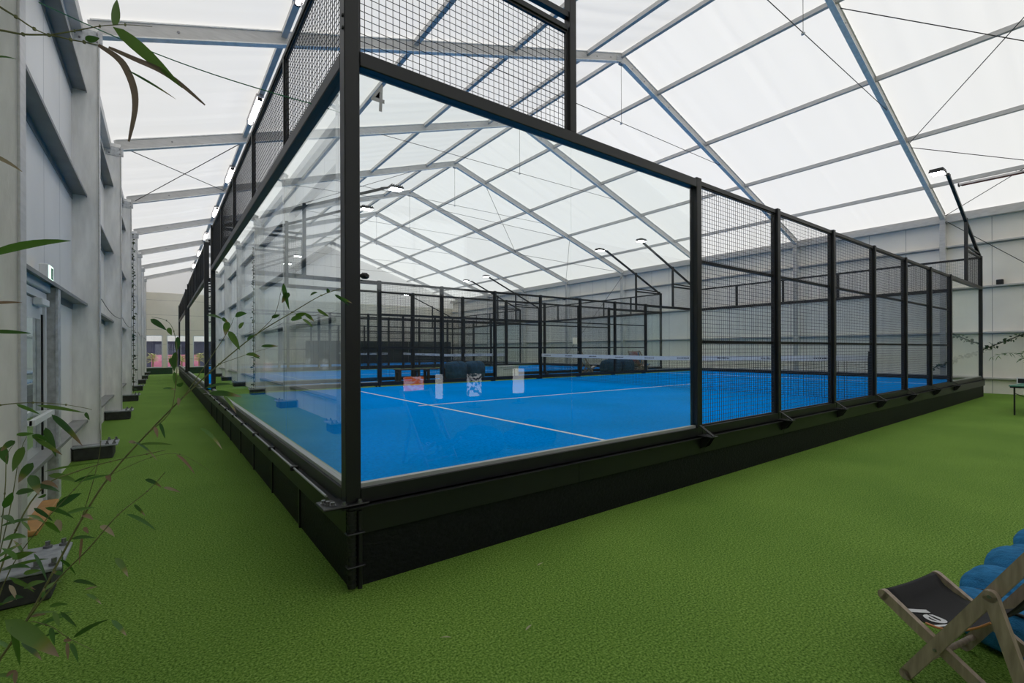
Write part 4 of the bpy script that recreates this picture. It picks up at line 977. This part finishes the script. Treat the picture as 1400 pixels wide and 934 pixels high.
for L in LV2[4:]:
    p = Vector(L[0]); ex2.append(([(b2[0] + .03, b2[1], .3), ((p.x + b2[0]) / 2 - .1, (p.y + b2[1]) / 2, p.z * .6), tuple(p)], .0024))
bamboo(b2, 'tall bamboo whose leafy twig hangs into the top left corner', TW2, LV2, CURL, ex2)
# bamboo by the right wall behind the table
r_tw, r_lv = [], []
bx = Vector((17.45, -1.55, 0))
for k in range(7):
    a = random.uniform(2.3, 3.6); L = random.uniform(.5, 1.1); h = random.uniform(1.2, 2.0)
    p = [bx + Vector((0, 0, .3)), bx + Vector((cos(a) * L * .35, sin(a) * L * .35, h * .7)), bx + Vector((cos(a) * L, sin(a) * L, h)), bx + Vector((cos(a) * (L + .5), sin(a) * (L + .5), h - .12))]
    r_tw.append(([tuple(q) for q in p], .006))
    for _ in range(26):
        t = random.uniform(.4, 1); i = min(2, int(t * 3)); f = t * 3 - i; c = p[i].lerp(p[i + 1], f)
        an = random.uniform(0, 6.28); e = random.uniform(-1.2, .5)
        r_lv.append((tuple(c), tuple(c + Vector((cos(an) * cos(e), sin(an) * cos(e), sin(e))) * random.uniform(.10, .16)), .016, random.choice((0, 0, 0, 1))))
bamboo(tuple(bx), 'loose bamboo plant at the right edge in front of the right wall', r_tw, r_lv)

# ------------------------------------------------------------------ glowing panels added behind the camera, made up for reflections in the court glass
def glow_panel(loc, w, h, mt, lab, cat, name):
    t = thing(name, loc, lab, cat); MB().cbox(-w / 2, w / 2, -.10, .10, .30, h, .012).build('panel', M[mt], t); MB().cbox(-.025, .025, -.04, .04, .03, .30, .006).build('stem', M['black_plastic'], t)
    MB().cbox(-w / 2 + .03, w / 2 - .03, -.16, .16, 0, .03, .006).build('foot', M['black_plastic'], t)
glow_panel((4.0, -7.6, 0), .46, .88, 'glow_orange', 'added glowing orange and pink panel behind the camera, mirrored in the front glass', 'reflection panel', 'reflection_panel')
glow_panel((4.7, -7.6, 0), .12, .92, 'glow_white', 'added narrow glowing white strip behind the camera, mirrored in the front glass', 'reflection panel', 'reflection_strip')
glow_panel((5.75, -7.6, 0), .36, .90, 'glow_mixed', 'added patchy glowing white and dark panel behind the camera, mirrored over the beanbags', 'reflection panel', 'reflection_panel')
glow_panel((7.25, -7.6, 0), .28, 1.0, 'glow_white', 'added glowing white panel behind the camera, mirrored right of the white box', 'reflection panel', 'reflection_panel')

# ------------------------------------------------------------------ daylight, sky, camera
w = bpy.data.worlds.new('World'); SC.world = w; w.use_nodes = True; nt = w.node_tree; nt.nodes.clear(); L = nt.links.new
out = N(nt, 'ShaderNodeOutputWorld'); bg = N(nt, 'ShaderNodeBackground'); L(bg.outputs[0], out.inputs[0])
tc = N(nt, 'ShaderNodeTexCoord'); sp = N(nt, 'ShaderNodeSeparateXYZ'); L(tc.outputs['Generated'], sp.inputs[0])
rp = N(nt, 'ShaderNodeValToRGB'); rp.color_ramp.elements[0].position = .0; rp.color_ramp.elements[1].position = .9
rp.color_ramp.elements[0].color = (.90, .93, .97, 1); rp.color_ramp.elements[1].color = (1, .985, .955, 1); L(sp.outputs[2], rp.inputs[0])
L(rp.outputs[0], bg.inputs[0]); bg.inputs[1].default_value = SKY
sun = bpy.data.lights.new('sun', 'SUN'); sun.energy = SUN; sun.angle = radians(25); sun.color = (1, .98, .95)
so = bpy.data.objects.new('sun', sun); COL.objects.link(so); so.rotation_euler = (radians(-38), radians(36), 0); so.location = (20, -5, 25)

cam = bpy.data.cameras.new('camera'); cam.lens = 16.58; cam.sensor_width = 36; cam.sensor_fit = 'HORIZONTAL'; cam.clip_start = .05; cam.clip_end = 300
cam.shift_y = .0083
co = bpy.data.objects.new('camera', cam); COL.objects.link(co); co.location = (-1.005, -3.07, 1.533)
co.rotation_mode = 'XYZ'
fw = Vector((sin(.6412), cos(.6412), 0)); R = fw.to_track_quat('-Z', 'Y').to_matrix().to_4x4()
R = R @ Matrix.Rotation(ROLL, 4, 'Z'); co.rotation_euler = R.to_euler()
SC.camera = co
SC.view_settings.view_transform = 'Standard'; SC.view_settings.look = 'None'; SC.view_settings.exposure = EXPO; SC.view_settings.gamma = 1; SC.view_settings.use_curve_mapping = False
SC.cycles.transparent_max_bounces = 40; SC.cycles.max_bounces = 10; SC.cycles.diffuse_bounces = 5; SC.cycles.glossy_bounces = 4
SC.cycles.use_denoising = True
